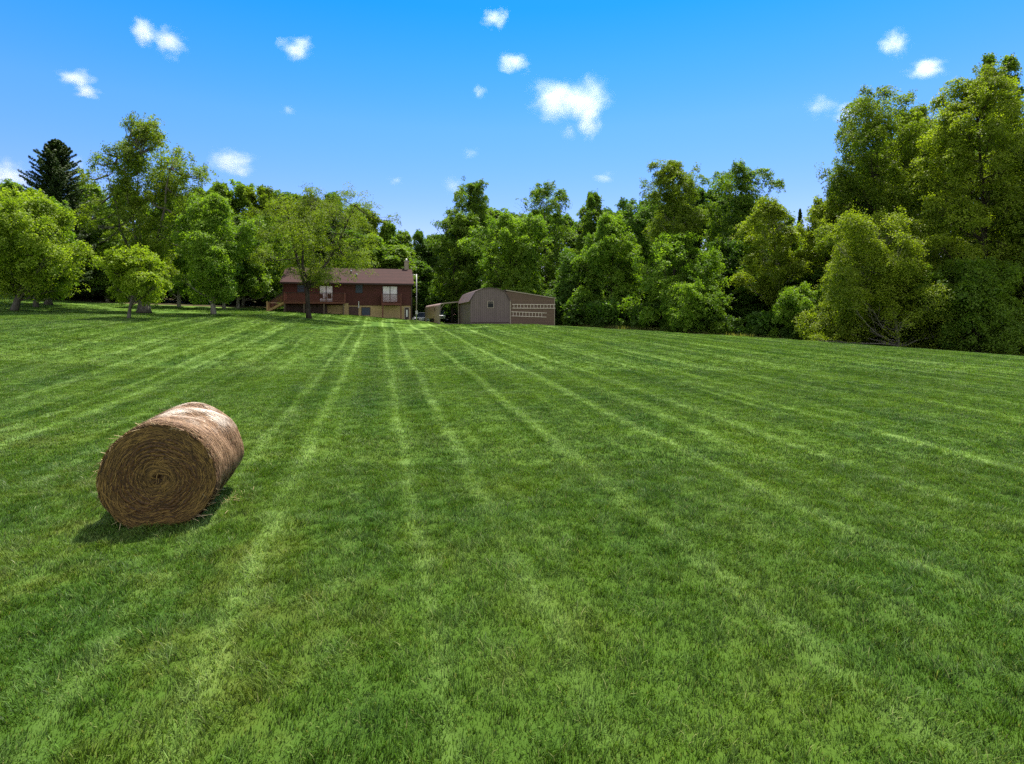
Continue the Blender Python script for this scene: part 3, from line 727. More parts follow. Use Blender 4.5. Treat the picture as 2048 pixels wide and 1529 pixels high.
# --- trees behind the barn and along the right edge, each with its own crown
SPEC = [
 # name, label, base, Y, x0, x1, yt, yb, profile, leaf, n, ls, kw
 ('woodland_tree', 'tall pointed dark tree rising highest left of centre behind the barn', 962, 96, 885, 1012, 360, 600, 'peak', 'mid', 46000, .24, dict(lobes=30, lobe_k=.3, gap=.25)),
 ('woodland_tree', 'dark round shouldered tree at the left end of the wood behind the carport', 905, 92, 862, 968, 428, 620, 'dome', 'mid', 34000, .24, dict(lobes=22)),
 ('leafy_tree', 'bright full leafy tree directly behind the gambrel barn', 1020, 79, 938, 1102, 428, 640, 'dome', 'fresh', 60000, .22, dict(lobes=34, lobe_k=.29)),
 ('leafy_tree', 'low bright green bushy tree behind the open carport', 900, 106, 848, 962, 540, 646, 'dome', 'fresh', 24000, .22, dict(lobes=14)),
 ('woodland_tree', 'domed dark tree with airy top behind and right of the barn tree', 1090, 90, 1022, 1152, 368, 610, 'dome', 'mid', 44000, .22, dict(lobes=28, lobe_k=.3, gap=.3, sparse_top=.3)),
 ('woodland_tree', 'slim pointed dark tree in the notch right of the domed tree', 1182, 84, 1140, 1236, 388, 620, 'peak', 'mid', 30000, .24, dict(lobes=20)),
 ('leafy_tree', 'dense green tree standing right of the brown lean-to wall', 1160, 73, 1098, 1215, 505, 655, 'dome', 'deep', 32000, .22, dict(lobes=20)),
 ('leafy_tree', 'broad mid green tree reaching halfway up, in front of the slim pointed tree', 1215, 69, 1150, 1290, 432, 655, 'egg', 'fresh', 50000, .21, dict(lobes=30, lobe_k=.29)),
 ('woodland_tree', 'dark flat topped tree left of the tall columnar poplar', 1268, 76, 1218, 1322, 398, 640, 'dome', 'deep', 32000, .22, dict(lobes=20)),
 ('poplar_tree', 'tall columnar tree with bare forked trunk showing midway, highest of the middle wood', 1352, 66, 1290, 1400, 318, 500, 'column', 'olive', 46000, .18, dict(lobes=28, lobe_k=.34, sparse_top=.35, bark='pale', trunk_r=.22)),
 ('leafy_tree', 'skirted green tree spreading low at the foot of the tall columnar tree', 1345, 62, 1264, 1440, 470, 662, 'egg', 'fresh', 52000, .20, dict(lobes=30, lobe_k=.27)),
 ('woodland_tree', 'broad toothed dark tree right of the tall columnar tree', 1462, 72, 1385, 1556, 330, 620, 'dome', 'mid', 60000, .20, dict(lobes=36, lobe_k=.26, gap=.25)),
 ('leafy_tree', 'yellow green tree with limbs reaching out left and a bare leaning trunk', 1556, 59, 1468, 1612, 402, 600, 'egg', 'yellow', 40000, .18, dict(lobes=30, lobe_k=.25, gap=.4, bark='pale', lean=.6, trunk_r=.16)),
 ('woodland_tree', 'dark green tree filling the gap left of the leaning yellow green tree', 1480, 66, 1420, 1548, 470, 664, 'dome', 'deep', 32000, .21, dict(lobes=20)),
 ('woodland_tree', 'yellowish tree stepping up from the dip towards the tallest right trees', 1650, 58, 1592, 1722, 395, 660, 'dome', 'yellow', 40000, .20, dict(lobes=26)),
 ('tall_tree', 'tall round headed tree with a see-through crown, left one of the tall right trees', 1765, 54, 1648, 1852, 182, 560, 'dome', 'olive', 84000, .17, dict(lobes=46, lobe_k=.27, gap=.35, sparse_top=.3, trunk_r=.3)),
 ('tall_tree', 'tall green tree tucked between the round headed and the broadest right tree', 1850, 56, 1775, 1905, 214, 600, 'column', 'olive', 56000, .18, dict(lobes=34, lobe_k=.32)),
 ('leafy_tree', 'pale layered tree with thin slanting limbs low in front of the tall right trees', 1796, 47.5, 1632, 1872, 425, 694, 'wall', 'yellow', 100000, .145, dict(lobes=42, lobe_k=.24, gap=.3, bark='pale', trunk_r=.13, spray=.6, droop=.1)),
 ('tall_tree', 'broadest and tallest right tree, yellow green with two dark trunks showing', 1962, 47, 1845, 2062, 142, 610, 'column', 'yellow', 110000, .16, dict(lobes=60, lobe_k=.28, gap=.28, bark='dark', trunk_r=.3)),
 ('leafy_tree', 'dark green tree closing the right end of the lawn edge', 2090, 45, 2005, 2200, 255, 650, 'column', 'olive', 60000, .18, dict(lobes=34)),
 ('leafy_tree', 'low dense green tree under the broadest right tree', 1950, 44.5, 1850, 2040, 520, 705, 'wall', 'mid', 50000, .17, dict(lobes=34, lobe_k=.25)),
 ('leafy_tree', 'small pale green tree with leaves hanging to the lawn at the dip', 1590, 54, 1545, 1652, 570, 682, 'dome', 'fresh', 22000, .17, dict(lobes=18, spray=.45, droop=.5)),
 ('leafy_shrub', 'rounded bright green shrub on the lawn edge below the tall columnar tree', 1375, 58.5, 1318, 1436, 565, 664, 'dome', 'fresh', 24000, .17, dict(lobes=16, spray=.45)),
 ('leafy_shrub', 'yellow green shrub leaning over the lawn edge below the pale layered tree', 1690, 49.5, 1642, 1760, 590, 688, 'dome', 'yellow', 22000, .16, dict(lobes=16, spray=.45)),
]
for i, (nm, lab, bx, Y, x0, x1, yt, yb, pr, lf, n, ls, kw) in enumerate(SPEC):
    wd_ = (x1-x0)*.07; x0 -= wd_; x1 += wd_; n = int(n*1.42); ls *= .88
    kw = dict(kw); bk = kw.pop('bark', 'dark')
    if 'shrub' in nm: kw['cat'] = 'shrub'; kw['trunk_r'] = .06
    tree_px(nm, lab, bx, Y, x0, x1, yt, yb, pr, lf, bk, n, ls, 100+i, **kw)
tree_px('spire_tree', 'narrow dark leafy spire poking above the broadest right tree, left of two', 1976, 58, 1952, 2000, 110, 400, 'peak', 'mid', 'dark', 16000, .2, 201, lobes=18, lobe_k=.5, trunk_r=.14)
tree_px('spire_tree', 'dark leafy spire at the right edge above the broadest right tree, right of two', 2016, 59, 1988, 2052, 112, 420, 'peak', 'mid', 'dark', 24000, .2, 202, lobes=24, lobe_k=.45, trunk_r=.16)
for i, (px, Y, yt, rad, lab) in enumerate(((1600, 92, 418, 1.9, 'tiny far pine tip in the dip of the skyline'), (1178, 96, 384, 2.4, 'far dark pine tip beside the slim pointed tree'))):
    X, _ = at(px, Y); make_conifer('pine_tree', lab, X, Y, H+(YH-yt)*Y/F-g(X, Y), rad, 30000, 200+i, leaf='dark')
# deeper rows
GR = 'woodland trees in the depth of the right hand wood'
LR = 'dark woodland tree standing in the depth behind the right lawn edge'
row = ((845, 118, 500), (880, 116, 470), (930, 108, 440), (985, 106, 420), (1035, 104, 430), (1075, 104, 420), (1125, 102, 430), (1170, 100, 440), (1215, 98, 420), (1255, 92, 420), (1300, 88, 400), (1345, 84, 400), (1390, 84, 380),
       (1440, 82, 390), (1490, 82, 390), (1535, 80, 420), (1580, 76, 470), (1625, 72, 480), (1665, 70, 420), (1700, 68, 360), (1745, 68, 300), (1795, 66, 280), (1850, 66, 260), (1900, 64, 240), (1955, 62, 240), (2010, 62, 250), (2070, 60, 240), (2130, 58, 260))
for i, (px, Y, yt) in enumerate(row): wood(px, Y, yt, rr.uniform(90, 120)*(1 if px < 1650 else 1.35), (1, 3, 5, 0, 3, 4)[i % 6], 'high dark woodland tree in the depth '+spot(px), GR, i+20)
row2 = [(1125, 80, 560), (1180, 76, 545), (1235, 74, 540), (1290, 71, 530), (1330, 69, 540), (1395, 67, 530), (1450, 65, 540), (1505, 63, 550), (1555, 62, 560), (1600, 59, 560), (1650, 57, 540), (1705, 56, 530), (1765, 54, 540), (1825, 53, 530), (1890, 52, 520), (1950, 51, 520), (2015, 50, 510), (2080, 48, 500), (880, 104, 590), (930, 100, 585), (985, 92, 560), (1060, 90, 560)]
for i, (px, Y, yt) in enumerate(row2): wood(px, Y, yt, rr.uniform(85, 120), (3, 1, 3, 3, 1, 3)[i % 6], 'low shaded tree '+spot(px), 'low dark trees under the right hand wood', i+140)

# --- undergrowth along the right wood edge
def shrub_proto(leaf, seed):
    return make_tree('undergrowth_shrub', None, 0, 0, g(0, 0)-.08+1.5, g(0, 0), 0, 1.1, 'dome', LM[leaf], BK['dark'], 6500, .15, seed, trunk_r=.03, lobes=10, spray=.35, cat='shrub')
SP = [shrub_proto('deep', 501), shrub_proto('mid', 502), shrub_proto('dark', 503)]
used = set()
ee = [at(px, Y) for px, Y in ((1116, 70.5), (1200, 64.4), (1350, 59.2), (1600, 53.2), (1800, 48.2), (2048, 43.2), (2180, 41))]
k = 0
for i in range(len(ee)-1):
    L_ = math.dist(ee[i], ee[i+1]); m_ = max(int(L_/1.25), 1)
    for j in range(m_):
        f_ = (j+rr.random()*.6)/m_; x = ee[i][0]+(ee[i+1][0]-ee[i][0])*f_; y = ee[i][1]+(ee[i+1][1]-ee[i][1])*f_+rr.random()*1.2
        q = (0, 2, 1, 2, 0, 2)[k % 6]
        o = SP[q] if q not in used else copy_tree(SP[q]); used.add(q)
        s = rr.uniform(.6, 1.25) if k % 3 else rr.uniform(1.5, 2.6); y += (s > 1.4)*1.2; o.location = (x, y, g(x, y)-.08); o.rotation_euler = (0, 0, rr.random()*6.28); o.scale = (s*1.1, s*1.1, s)
        tag(o, ('tall' if s > 1.4 else 'low')+' green shrub on the right lawn edge '+spot(1024+F*x/y), 'shrub', 'undergrowth shrubs along the right wood edge'); k += 1

def fringe():
    rs = np.random.RandomState(9); n = 15000; seg = rs.rand(n)*(len(ee)-1); i = seg.astype(int); f_ = seg-i
    E = np.array(ee); p = E[i]+(E[i+1]-E[i])*f_[:, None]
    cl = rs.rand(260)*(len(ee)-1); j = rs.randint(0, 260, n); m = rs.rand(n) < .6
    i2 = cl[j].astype(int); p2 = E[i2]+(E[i2+1]-E[i2])*(cl[j]-i2)[:, None]+rs.randn(n, 2)*.22
    p = np.where(m[:, None], p2, p); p[:, 1] += rs.rand(n)*.9-.75
    z = gz(p[:, 0], p[:, 1]); h = .12+.42*rs.rand(n)**1.8; a = rs.rand(n)*6.28; l = h*(.2+.5*rs.rand(n))
    b = np.c_[p, z-.02]; t_ = b+np.stack([np.cos(a)*l, np.sin(a)*l, h], -1); w_ = np.stack([np.cos(a+1.57), np.sin(a+1.57), 0*a], -1)*.012
    mid = (b+t_)/2+np.array([0, 0, .06])
    P = np.stack([b-w_, b+w_, mid+w_, mid-w_, t_], 1).reshape(-1, 3); k_ = (np.arange(n)*5)[:, None]
    o = npmesh('tall_grass', P, [k_+np.array([[0, 1, 2, 3]]), k_+np.array([[3, 2, 4]])], mat_leaf('tall_grass_blades', (.07, .10, .015), (.30, .28, .10)), None,
               {'cv': ('FACE', 'FLOAT', np.tile(rs.rand(n), 2).astype(np.float32))})
    tag(o, 'unmown tall grass and weeds fringing the right wood edge', 'grass', kind='stuff')
fringe()

# ------------------------------------------------------------------ materials for the buildings
M = dict(
    siding=mat_ribbed('red_brown_lap_siding', (.080, .019, .015), .17, 'Z', .7, .018, .18, sharp=True),
    roof=mat_ribbed('brown_shingles', (.038, .013, .0105), .14, 'Z', .95, .01, .22, sharp=True),
    block=mat_plain('cream_painted_block', (.46, .32, .15), .85, var=.13, scale=1.6, bump=.3),
    trim=mat_plain('dark_brown_trim', (.045, .018, .015), .6),
    deck=mat_plain('red_brown_deck_boards', (.15, .040, .026), .65, var=.2, scale=6),
    post=mat_plain('weathered_deck_post', (.13, .085, .06), .8, scale=6),
    newel=mat_plain('pale_new_lumber', (.40, .24, .11), .75, scale=5),
    white=mat_plain('white_paint', (.74, .72, .70), .5, var=.06),
    glassw=mat_plain('curtained_door_glass', (.80, .74, .74), .4, var=.1, scale=2, spec=.3),
    glassb=mat_plain('dark_blue_window_glass', (.040, .055, .085), .3, var=.2, scale=2, spec=.2),
    glassd=mat_plain('dark_window_glass', (.012, .012, .014), .3, spec=.15),
    brown=mat_plain('brown_door_paint', (.075, .032, .024), .6, scale=4),
    brick=mat_plain('cream_chimney', (.36, .29, .20), .85, scale=5, bump=.3),
    metal=mat_plain('galvanised_steel', (.42, .42, .40), .45, metal=.6, var=.1),
    barn=mat_ribbed('mauve_grey_metal_wall', (.140, .096, .092), .23, 'X', .55, .02, .12, sharp=True),
    barnside=mat_plain('grey_brown_metal_side', (.155, .103, .095), .6, var=.1, scale=1.5),
    barnroof=mat_ribbed('grey_brown_metal_roof', (.11, .072, .068), .3, 'Y', .5, .02, .12, sharp=True),
    lean=mat_ribbed('brown_lap_wall', (.135, .080, .060), .2, 'Z', .75, .016, .12, sharp=True),
    tan=mat_plain('tan_trim', (.34, .26, .21), .6, var=.1),
    carp=mat_ribbed('tan_corrugated_panel', (.40, .29, .285), .24, 'Y', .5, .02, .12, sharp=True, stain=(.22, .165, .14)),
    alu=mat_plain('pale_ladder_aluminium', (.58, .46, .39), .5, var=.08),
)

# ------------------------------------------------------------------ house
def house():
    u, zz = HW.u, HW.z
    W_ = u(822); z1 = zz(567, 566); zs = 4.69; dep = 8.6
    hx, hy = HW.world(0, 0)
    root = empty('house', (hx, hy, 0), TH, 'long red brown house with mauve roof, deck and cream basement', 'house')
    MB().box(0, W_, 0, dep, zs, z1).build('wall', M['siding'], root)
    MB().box(.05, W_-.05, .05, dep-.05, 1.6, zs-.003).build('basement', M['block'], root)
    MB().box(.02, u(655), -.03, .045, 1.6, zs-.01).build('skirting', M['brown'], root)
    zr = H+(YH-534.5)*(HW.Y0+dep/2*HW.c)/F; oh = .45; ze = z1+.08
    sl_ = (zr-ze)/(dep/2+oh)
    rf = MB()
    prof = [(-oh, ze-.0), (dep/2, zr), (dep+oh, ze), (dep+oh, ze-.16), (dep/2, zr-.18), (-oh, ze-.16)]
    v = [( -.35, y, z) for y, z in prof]+[(W_+.35, y, z) for y, z in prof]; n = 6
    f = [tuple(range(n))[::-1], tuple(range(n, 2*n))]+[(k, (k+1) % n, (k+1) % n+n, k+n) for k in range(n)]
    rf.add(v, f); roof = rf.build('roof', M['roof'], root)
    for x0, x1 in ((.03, .2), (W_-.2, W_-.03)):
        MB().add([(x0, 0.02, z1), (x0, dep-.02, z1), (x0, dep/2, zr-.2), (x1, .02, z1), (x1, dep-.02, z1), (x1, dep/2, zr-.2)], [(0, 2, 1), (3, 4, 5), (0, 1, 4, 3), (1, 2, 5, 4), (2, 0, 3, 5)]).build('gable', M['siding'], root)
    MB().box(-.35, W_+.35, -oh-.06, -oh-.003, ze-.2, ze-.02).build('gutter', M['trim'], root)
    for px, dz in ((702, .0), (713, -.0)):
        v_ = 2.6 if px == 702 else 1.5
        uu = u(px, v_); zz_ = ze+sl_*(v_+oh)
        b = MB().tube([(uu, v_, zz_-.1), (uu, v_, zz_+.28)], .07, 8).build('vent_pipe', M['trim'], roof)
        MB().tube([(uu, v_, zz_+.28), (uu, v_, zz_+.40)], [.13, .10], 10).build('vent_cap', M['white'], roof)
    cu = u(813, dep/2)
    ch = MB().box(cu-.28, cu+.28, dep/2-.1, dep/2+.5, zr-1.0, zz(813, 524, dep/2)).build('chimney', M['brick'], roof)
    ct = zz(813, 524, dep/2)
    MB().box(cu-.34, cu+.34, dep/2-.16, dep/2+.56, ct+.003, ct+.12).build('chimney_cap', M['tan'], ch)
    MB().tube([(cu, dep/2+.2, ct+.12), (cu, dep/2+.2, ct+.36), (cu, dep/2+.2, ct+.42)], [.17, .17, .1], 12).build('flue', M['metal'], ch)
    def window(nm, x0, x1, y0, y1, glass, mull=1, frame='white', ft=.07, rail=False):
        a, b = u(x0), u(x1); zt, zb = zz(x0, y0), zz(x0, y1)
        fr = MB()
        fr.box(a-ft, a, -.05, .02, zb-ft, zt+ft).box(b, b+ft, -.05, .02, zb-ft, zt+ft).box(a, b, -.05, .02, zt, zt+ft).box(a, b, -.05, .02, zb-ft, zb)
        for k in range(1, mull+1 if mull > 0 else 1):
            m_ = a+(b-a)*k/(mull+1); fr.box(m_-.045, m_+.045, -.045, .02, zb, zt)
        if rail: fr.box(a, b, -.04, .02, (zt+zb)/2-.03, (zt+zb)/2+.03)
        fo = fr.build(nm, M[frame], root)
        MB().box(a, b, -.02, .015, zb, zt).build('pane', glass, fo)
        return fo
    window('sliding_door', 766, 794, 573.5, 604, M['glassw'], 1, 'trim', .06)
    window('sliding_door', 640, 665, 572.5, 603, M['glassw'], 1, 'trim', .06)
    window('window', 595, 609, 571, 584, M['glassb'], 0, 'trim', .06, True)
    window('window', 711.5, 725, 570.5, 586, M['glassb'], 0, 'trim', .05, True)
    # basement openings
    def bdoor(nm, x0, x1, y0, y1, m, fm='trim', fw=.08):
        a, b = u(x0), u(x1); zt, zb = zz(x0, y0), zz(x1, y1)
        fo = MB().box(a-fw, a, 0, .07, zb, zt+fw).box(b, b+fw, 0, .07, zb, zt+fw).box(a, b, 0, .07, zt, zt+fw).build(nm, M[fm], root)
        MB().box(a, b, .02, .065, zb, zt).build('leaf' if 'door' in nm else 'pane', m, fo); return fo
    bdoor('basement_door', 699.5, 715.5, 615, 634, M['brown'])
    bdoor('basement_window', 724, 739.5, 616, 631, M['glassb'])
    d = bdoor('side_door', 810, 817.5, 616, 639, M['trim'], 'tan', .1)
    a = u(812.4); MB().box(a, a+.17, .0, .018, zz(812, 634), zz(812, 620)).build('glass_strip', M['white'], d)
    MB().box(u(688), u(697), -.35, .04, 3.0, zz(690, 607)).build('bulkhead', M['block'], root)
    MB().tube([(u(717.5), -.06, zs-.3), (u(717.5), -.06, zz(717, 603))], .045, 8).build('vent_pipe', M['white'], root)
    MB().box(W_+.01, W_+.13, -.1, .02, g(*HW.world(W_, 0)), z1).build('corner_board', M['trim'], root)
    MB().box(-.12, -.01, -.1, .02, zs, z1).build('corner_board', M['trim'], root)
    # decks
    def deck(x0, x1, v0, floor_y, rail_y, posts, nb):
        a, b = u(x0, v0), u(x1, v0); zf = zz(x0, floor_y, v0); zt = zz(x0, rail_y, v0)
        dk = MB().box(a, b, v0, -.02, zf-.06, zf).build('deck', M['deck'], root)
        MB().box(a, b, v0-.05, v0-.003, zf-.26, zf-.0).build('joist', M['deck'], dk)
        MB().box(a, b, v0-.05, v0+.07, zt-.07, zt).build('rail', M['trim'], dk)
        MB().box(a, a+.1, v0+.07, -.05, zt-.07, zt-.0).build('rail', M['trim'], dk)
        MB().box(b-.1, b, v0+.07, -.05, zt-.07, zt-.0).build('rail', M['trim'], dk)
        MB().box(a, b, v0-.01, v0+.03, zf+.08, zf+.14).build('rail', M['deck'], dk)
        bal = MB().box(-.02, .02, -.018, .018, 0, zt-.07-zf-.14).build('baluster', M['deck'], dk)
        bal.location = (a+.06, v0+.01, zf+.14)
        for k in range(1, nb):
            c = bal.copy(); C.objects.link(c); c.parent = dk; c.location = (a+.06+(b-a-.12)*k/(nb-1), v0+.01, zf+.14)
        for s_ in (a+.05, b-.05):
            for k in range(1, 10):
                c = bal.copy(); C.objects.link(c); c.parent = dk; c.location = (s_, v0+(-.05-v0)*k/10, zf+.14)
        for p in posts:
            q = u(p, v0); q = min(max(q, a+.07), b-.07); wx, wy = HW.world(q, v0)
            MB().box(q-.075, q+.075, v0+.003, v0+.15, g(wx, wy)-.2, zf-.063).build('post', M['post'] if nb > 30 else M['deck'], dk)
        for p in (x0, x1):
            q = u(p, v0); q = min(max(q, a+.05), b-.05); MB().box(q-.055, q+.055, v0-.06, v0+.08, zf-.26, zt+.04).build('rail_post', M['deck'], dk)
        return a, b, zf, zt
    a, b, zf, zt = deck(567.5, 690, -2.6, 603.0, 585, (569, 608, 648, 687), 64)
    deck(763, 803, -1.3, 606.5, 588.0, (765.5, 802), 26)
    # stairs at the left end of the deck
    st = empty('stairs', (0, 0, 0)); st.parent = root
    gx_, gy_ = HW.world(a-1.6, -2.0); zg = g(gx_, gy_); n_ = 6
    for k in range(n_):
        z = zf-(k+1)*(zf-zg)/(n_+.5); x = a-.05-k*.29
        MB().box(x-.3, x, -2.45, -1.3, z-.045, z).build('tread', M['newel'], st)
    for y in (-2.5, -1.28):
        MB().bar((a, y, zf-.15), (a-1.85, y, zg+.0), .05, .24).build('stringer', M['newel'], st)
        MB().bar((a, y, zt-.03), (a-1.85, y, zg+1.0), .07, .08).build('handrail', M['trim'], st)
        MB().box(a-1.93, a-1.78, y-.075, y+.075, zg-.2, zg+1.15).build('newel_post', M['newel'], st)
        for k in range(12):
            x = a-.12-k*.145; fz = (a-x)/1.85; zt_ = zt-.06+(zg+1.0-zt)*fz; zb_ = zf-.1+(zg-zf+.12)*fz
            MB().box(x-.018, x+.018, y-.018, y+.018, zb_, zt_).build('baluster', M['deck'], st)
    # furniture silhouettes on the deck
    return root
house()

# deck table and chair in front of the left sliding door
def deck_chair(px, lab):
    v0 = -1.5; uu = HW.u(px, v0); zf = HW.z(567.5, 603, -2.6); x, y = HW.world(uu, v0)
    o = empty('patio_chair', (x, y, zf), TH+R(180 if px > 650 else 150), lab, 'chair')
    MB().box(-.24, .24, -.24, .24, .41, .45).build('seat', M['glassd'], o, bevel=.01)
    MB().add([(-.24, .22, .45), (.24, .22, .45), (.24, .34, .95), (-.24, .34, .95), (-.24, .25, .45), (.24, .25, .45), (.24, .37, .95), (-.24, .37, .95)],
             [(0, 1, 2, 3), (7, 6, 5, 4), (0, 4, 5, 1), (3, 2, 6, 7), (0, 3, 7, 4), (1, 5, 6, 2)]).build('backrest', M['glassd'], o)
    for sx in (-1, 1):
        for sy in (-1, 1): MB().tube([(sx*.21, sy*.21, 0), (sx*.21, sy*.21, .41)], .014, 6).build('leg', M['glassd'], o)
        MB().tube([(sx*.25, -.2, .41), (sx*.25, -.2, .63), (sx*.25, .27, .64)], .014, 6).build('armrest', M['glassd'], o)
deck_chair(645, 'dark patio chair on the deck by the sliding door, left of two')
deck_chair(659, 'dark patio chair on the deck by the sliding door, right of two')

# service mast right of the house
X, Y = at(833, 76); zb = g(X, Y)
o = empty('utility_mast', (X, Y, zb), TH, 'thin grey metal mast with short top arm right of the house', 'mast')
mt = H+(YH-549)*Y/F-zb
MB().tube([(0, 0, -.2), (0, 0, mt)], .075, 10).build('pole', M['metal'], o, smooth=True)
MB().tube([(0, 0, mt-.08), (-.7, 0, mt-.1)], .03, 8).build('arm', M['metal'], o, smooth=True)
MB().tube([(0, -.02, mt*.52), (-.14, -.05, mt*.52)], .05, 8).build('insulator', M['white'], o)
MB().box(-.15, .15, -.16, -.08, .9, 1.4).build('meter_box', M['metal'], o)

# ------------------------------------------------------------------ barn with lean-to
def barn():
    u, zz = BW.u, BW.z
    bx, by = BW.world(0, 0); zb = 2.25; dp = 9.8
    root = empty('barn', (bx, by, 0), TH, 'grey brown gambrel barn with a brown lean-to on its right', 'barn')
    W_ = u(1019.5); ze = zz(941, 602); zk = zz(951, 583.5); za = zz(979, 576.5)
    i1 = u(951); i2 = W_-i1
    prof = [(0, zb), (W_, zb), (W_, ze), (i2, zk), (W_*.68, za-.07), (W_/2, za), (W_*.32, za-.07), (i1, zk), (0, ze)]
    MB().prism(prof, 0, .08).build('front_wall', M['barn'], root)
    MB().box(.01, .08, .083, dp, zb, ze-.02).build('side_wall', M['barnside'], root)
    MB().box(W_-.08, W_-.01, .083, dp, zb, ze-.02).build('side_wall', M['barnside'], root)
    MB().prism([(p[0]*.98+W_*.01, p[1]-.03 if p[1] > zb else p[1]) for p in prof], dp+.002, dp+.08).build('back_wall', M['barn'], root)
    rp = [(-.22, ze-.10), (i1-.03, zk+.04), (W_*.32, za-.02), (W_/2, za+.06), (W_*.68, za-.02), (i2+.03, zk+.04), (W_+.12, ze-.02)]
    inn = [(x*.985+W_*.0075, z-.05) for x, z in rp]
    full = rp[::-1]+inn
    MB().prism(full, -.12, dp+.2).build('roof', M['barnroof'], root)
    # window
    a, b = u(975.5), u(986.5); zt, zl = zz(975, 603.5), zz(975, 615.5); ft = .07
    fo = MB().box(a-ft, a, -.05, -.002, zl-ft, zt+ft).box(b, b+ft, -.05, -.002, zl-ft, zt+ft).box(a, b, -.05, -.002, zt, zt+ft).box(a, b, -.05, -.002, zl-ft, zl).box(a, b, -.04, -.004, zt-.18, zt-.14).build('window', M['tan'], root)
    MB().box(a, b, -.02, -.003, zl, zt).build('pane', M['glassd'], fo)
    MB().box(.1, W_-.1, -.1, -.005, zb+.1, zz(1000, 645)).build('sill_board', M['trim'], root)
    MB().box(.0, W_, -.14, -.105, zb, zz(1000, 647)).build('base_rail', M['barnside'], root)
    MB().box(u(934, 3), u(934, 3)+.0001+.05, 1.2, 1.5, zz(937, 631), zz(937, 626)).build('meter_box', M['trim'], root)
    # corner post with gutter pipe
    MB().box(W_+.01, W_+.12, -.07, .0, zb, zz(1021, 600)).build('downspout', M['tan'], root)
    # lean-to
    x1 = u(1109); zl0 = zz(1007, 579.5); zl1 = zz(1109.5, 596)
    xs = i2+.1
    def rz(x): return zl0+(zl1-zl0)*(x-u(1007))/(x1-u(1007))
    lw = [(W_+.125, zb-.4), (x1, zb-.4), (x1, rz(x1)-.06), (W_+.125, rz(W_+.125)-.06)]
    MB().prism(lw, .02, .1).build('lean_to_wall', M['lean'], root)
    lw2 = [(W_-.01, ze-.0), (W_+.12, ze-.0), (W_+.12, rz(W_+.12)-.06), (i2+.08, zk+.01)]
    MB().prism(lw2, .02, .1).build('lean_to_wall', M['lean'], root)
    MB().box(x1-.08, x1-.001, .103, dp, zb-.4, rz(x1)-.08).build('lean_to_side', M['lean'], root)
    MB().prism([(i2+.1, rz(i2+.1)-.05), (x1+.12, rz(x1+.12)-.05), (x1+.12, rz(x1+.12)), (i2+.1, rz(i2+.1))], -.06, dp+.1).build('lean_to_roof', M['barnroof'], root)
    MB().prism([(i2+.1, rz(i2+.1)-.09), (x1+.13, rz(x1+.13)-.09), (x1+.13, rz(x1+.13)+.012), (i2+.1, rz(i2+.1)+.012)], -.09, -.063).build('fascia', M['tan'], root)
    MB().box(x1-.04, x1+.03, -.03, .015, zb-.4, rz(x1)-.1).build('corner_board', M['tan'], root)
    return root
barn()

def ladder(p0, p1, ht, n, lab, ends=(0, 0)):
    """hung flat on the lean-to wall: p0, p1 pixel ends of the top rail, ht pixel height"""
    v = -.04; ua, ub = BW.u(p0[0], v), BW.u(p1[0], v)
    za, zb_ = BW.z(*p0, v), BW.z(*p1, v); hh = ht*64.8/F
    x, y = BW.world(ua, v)
    o = empty('ladder', (x, y, za), TH, lab, 'ladder', 'ladders hung on the lean-to wall')
    Lx = ub-ua; dz = zb_-za
    for k in (0, 1): MB().bar((0, 0, -hh*k), (Lx, 0, dz-hh*k), .035, .075).build('rail', M['alu'], o)
    m = MB().bar((0, 0, 0), (0, 0, -hh), .03, .055, (1, 0, 0)); r0 = None
    for k in range(n):
        f_ = ends[0]+(1-ends[0]-ends[1])*(k+.5)/n
        if r0 is None: r0 = m.build('rung', M['alu'], o); r = r0
        else: r = r0.copy(); C.objects.link(r); r.parent = o
        r.location = (Lx*f_, .0, dz*f_)
    for f_ in (.2, .8): MB().box(Lx*f_-.03, Lx*f_+.03, .0, .06, dz*f_-hh-.08, dz*f_-hh-.035).build('hook', M['trim'], o)
ladder((1024.5, 609.2), (1110.5, 609.6), 7.6, 13, 'long pale ladder hung level, upper of two on the brown wall')
ladder((1023, 624), (1093, 626.5), 8.3, 10, 'shorter pale ladder hung slightly tilted, lower of two on the brown wall', (0, .09))

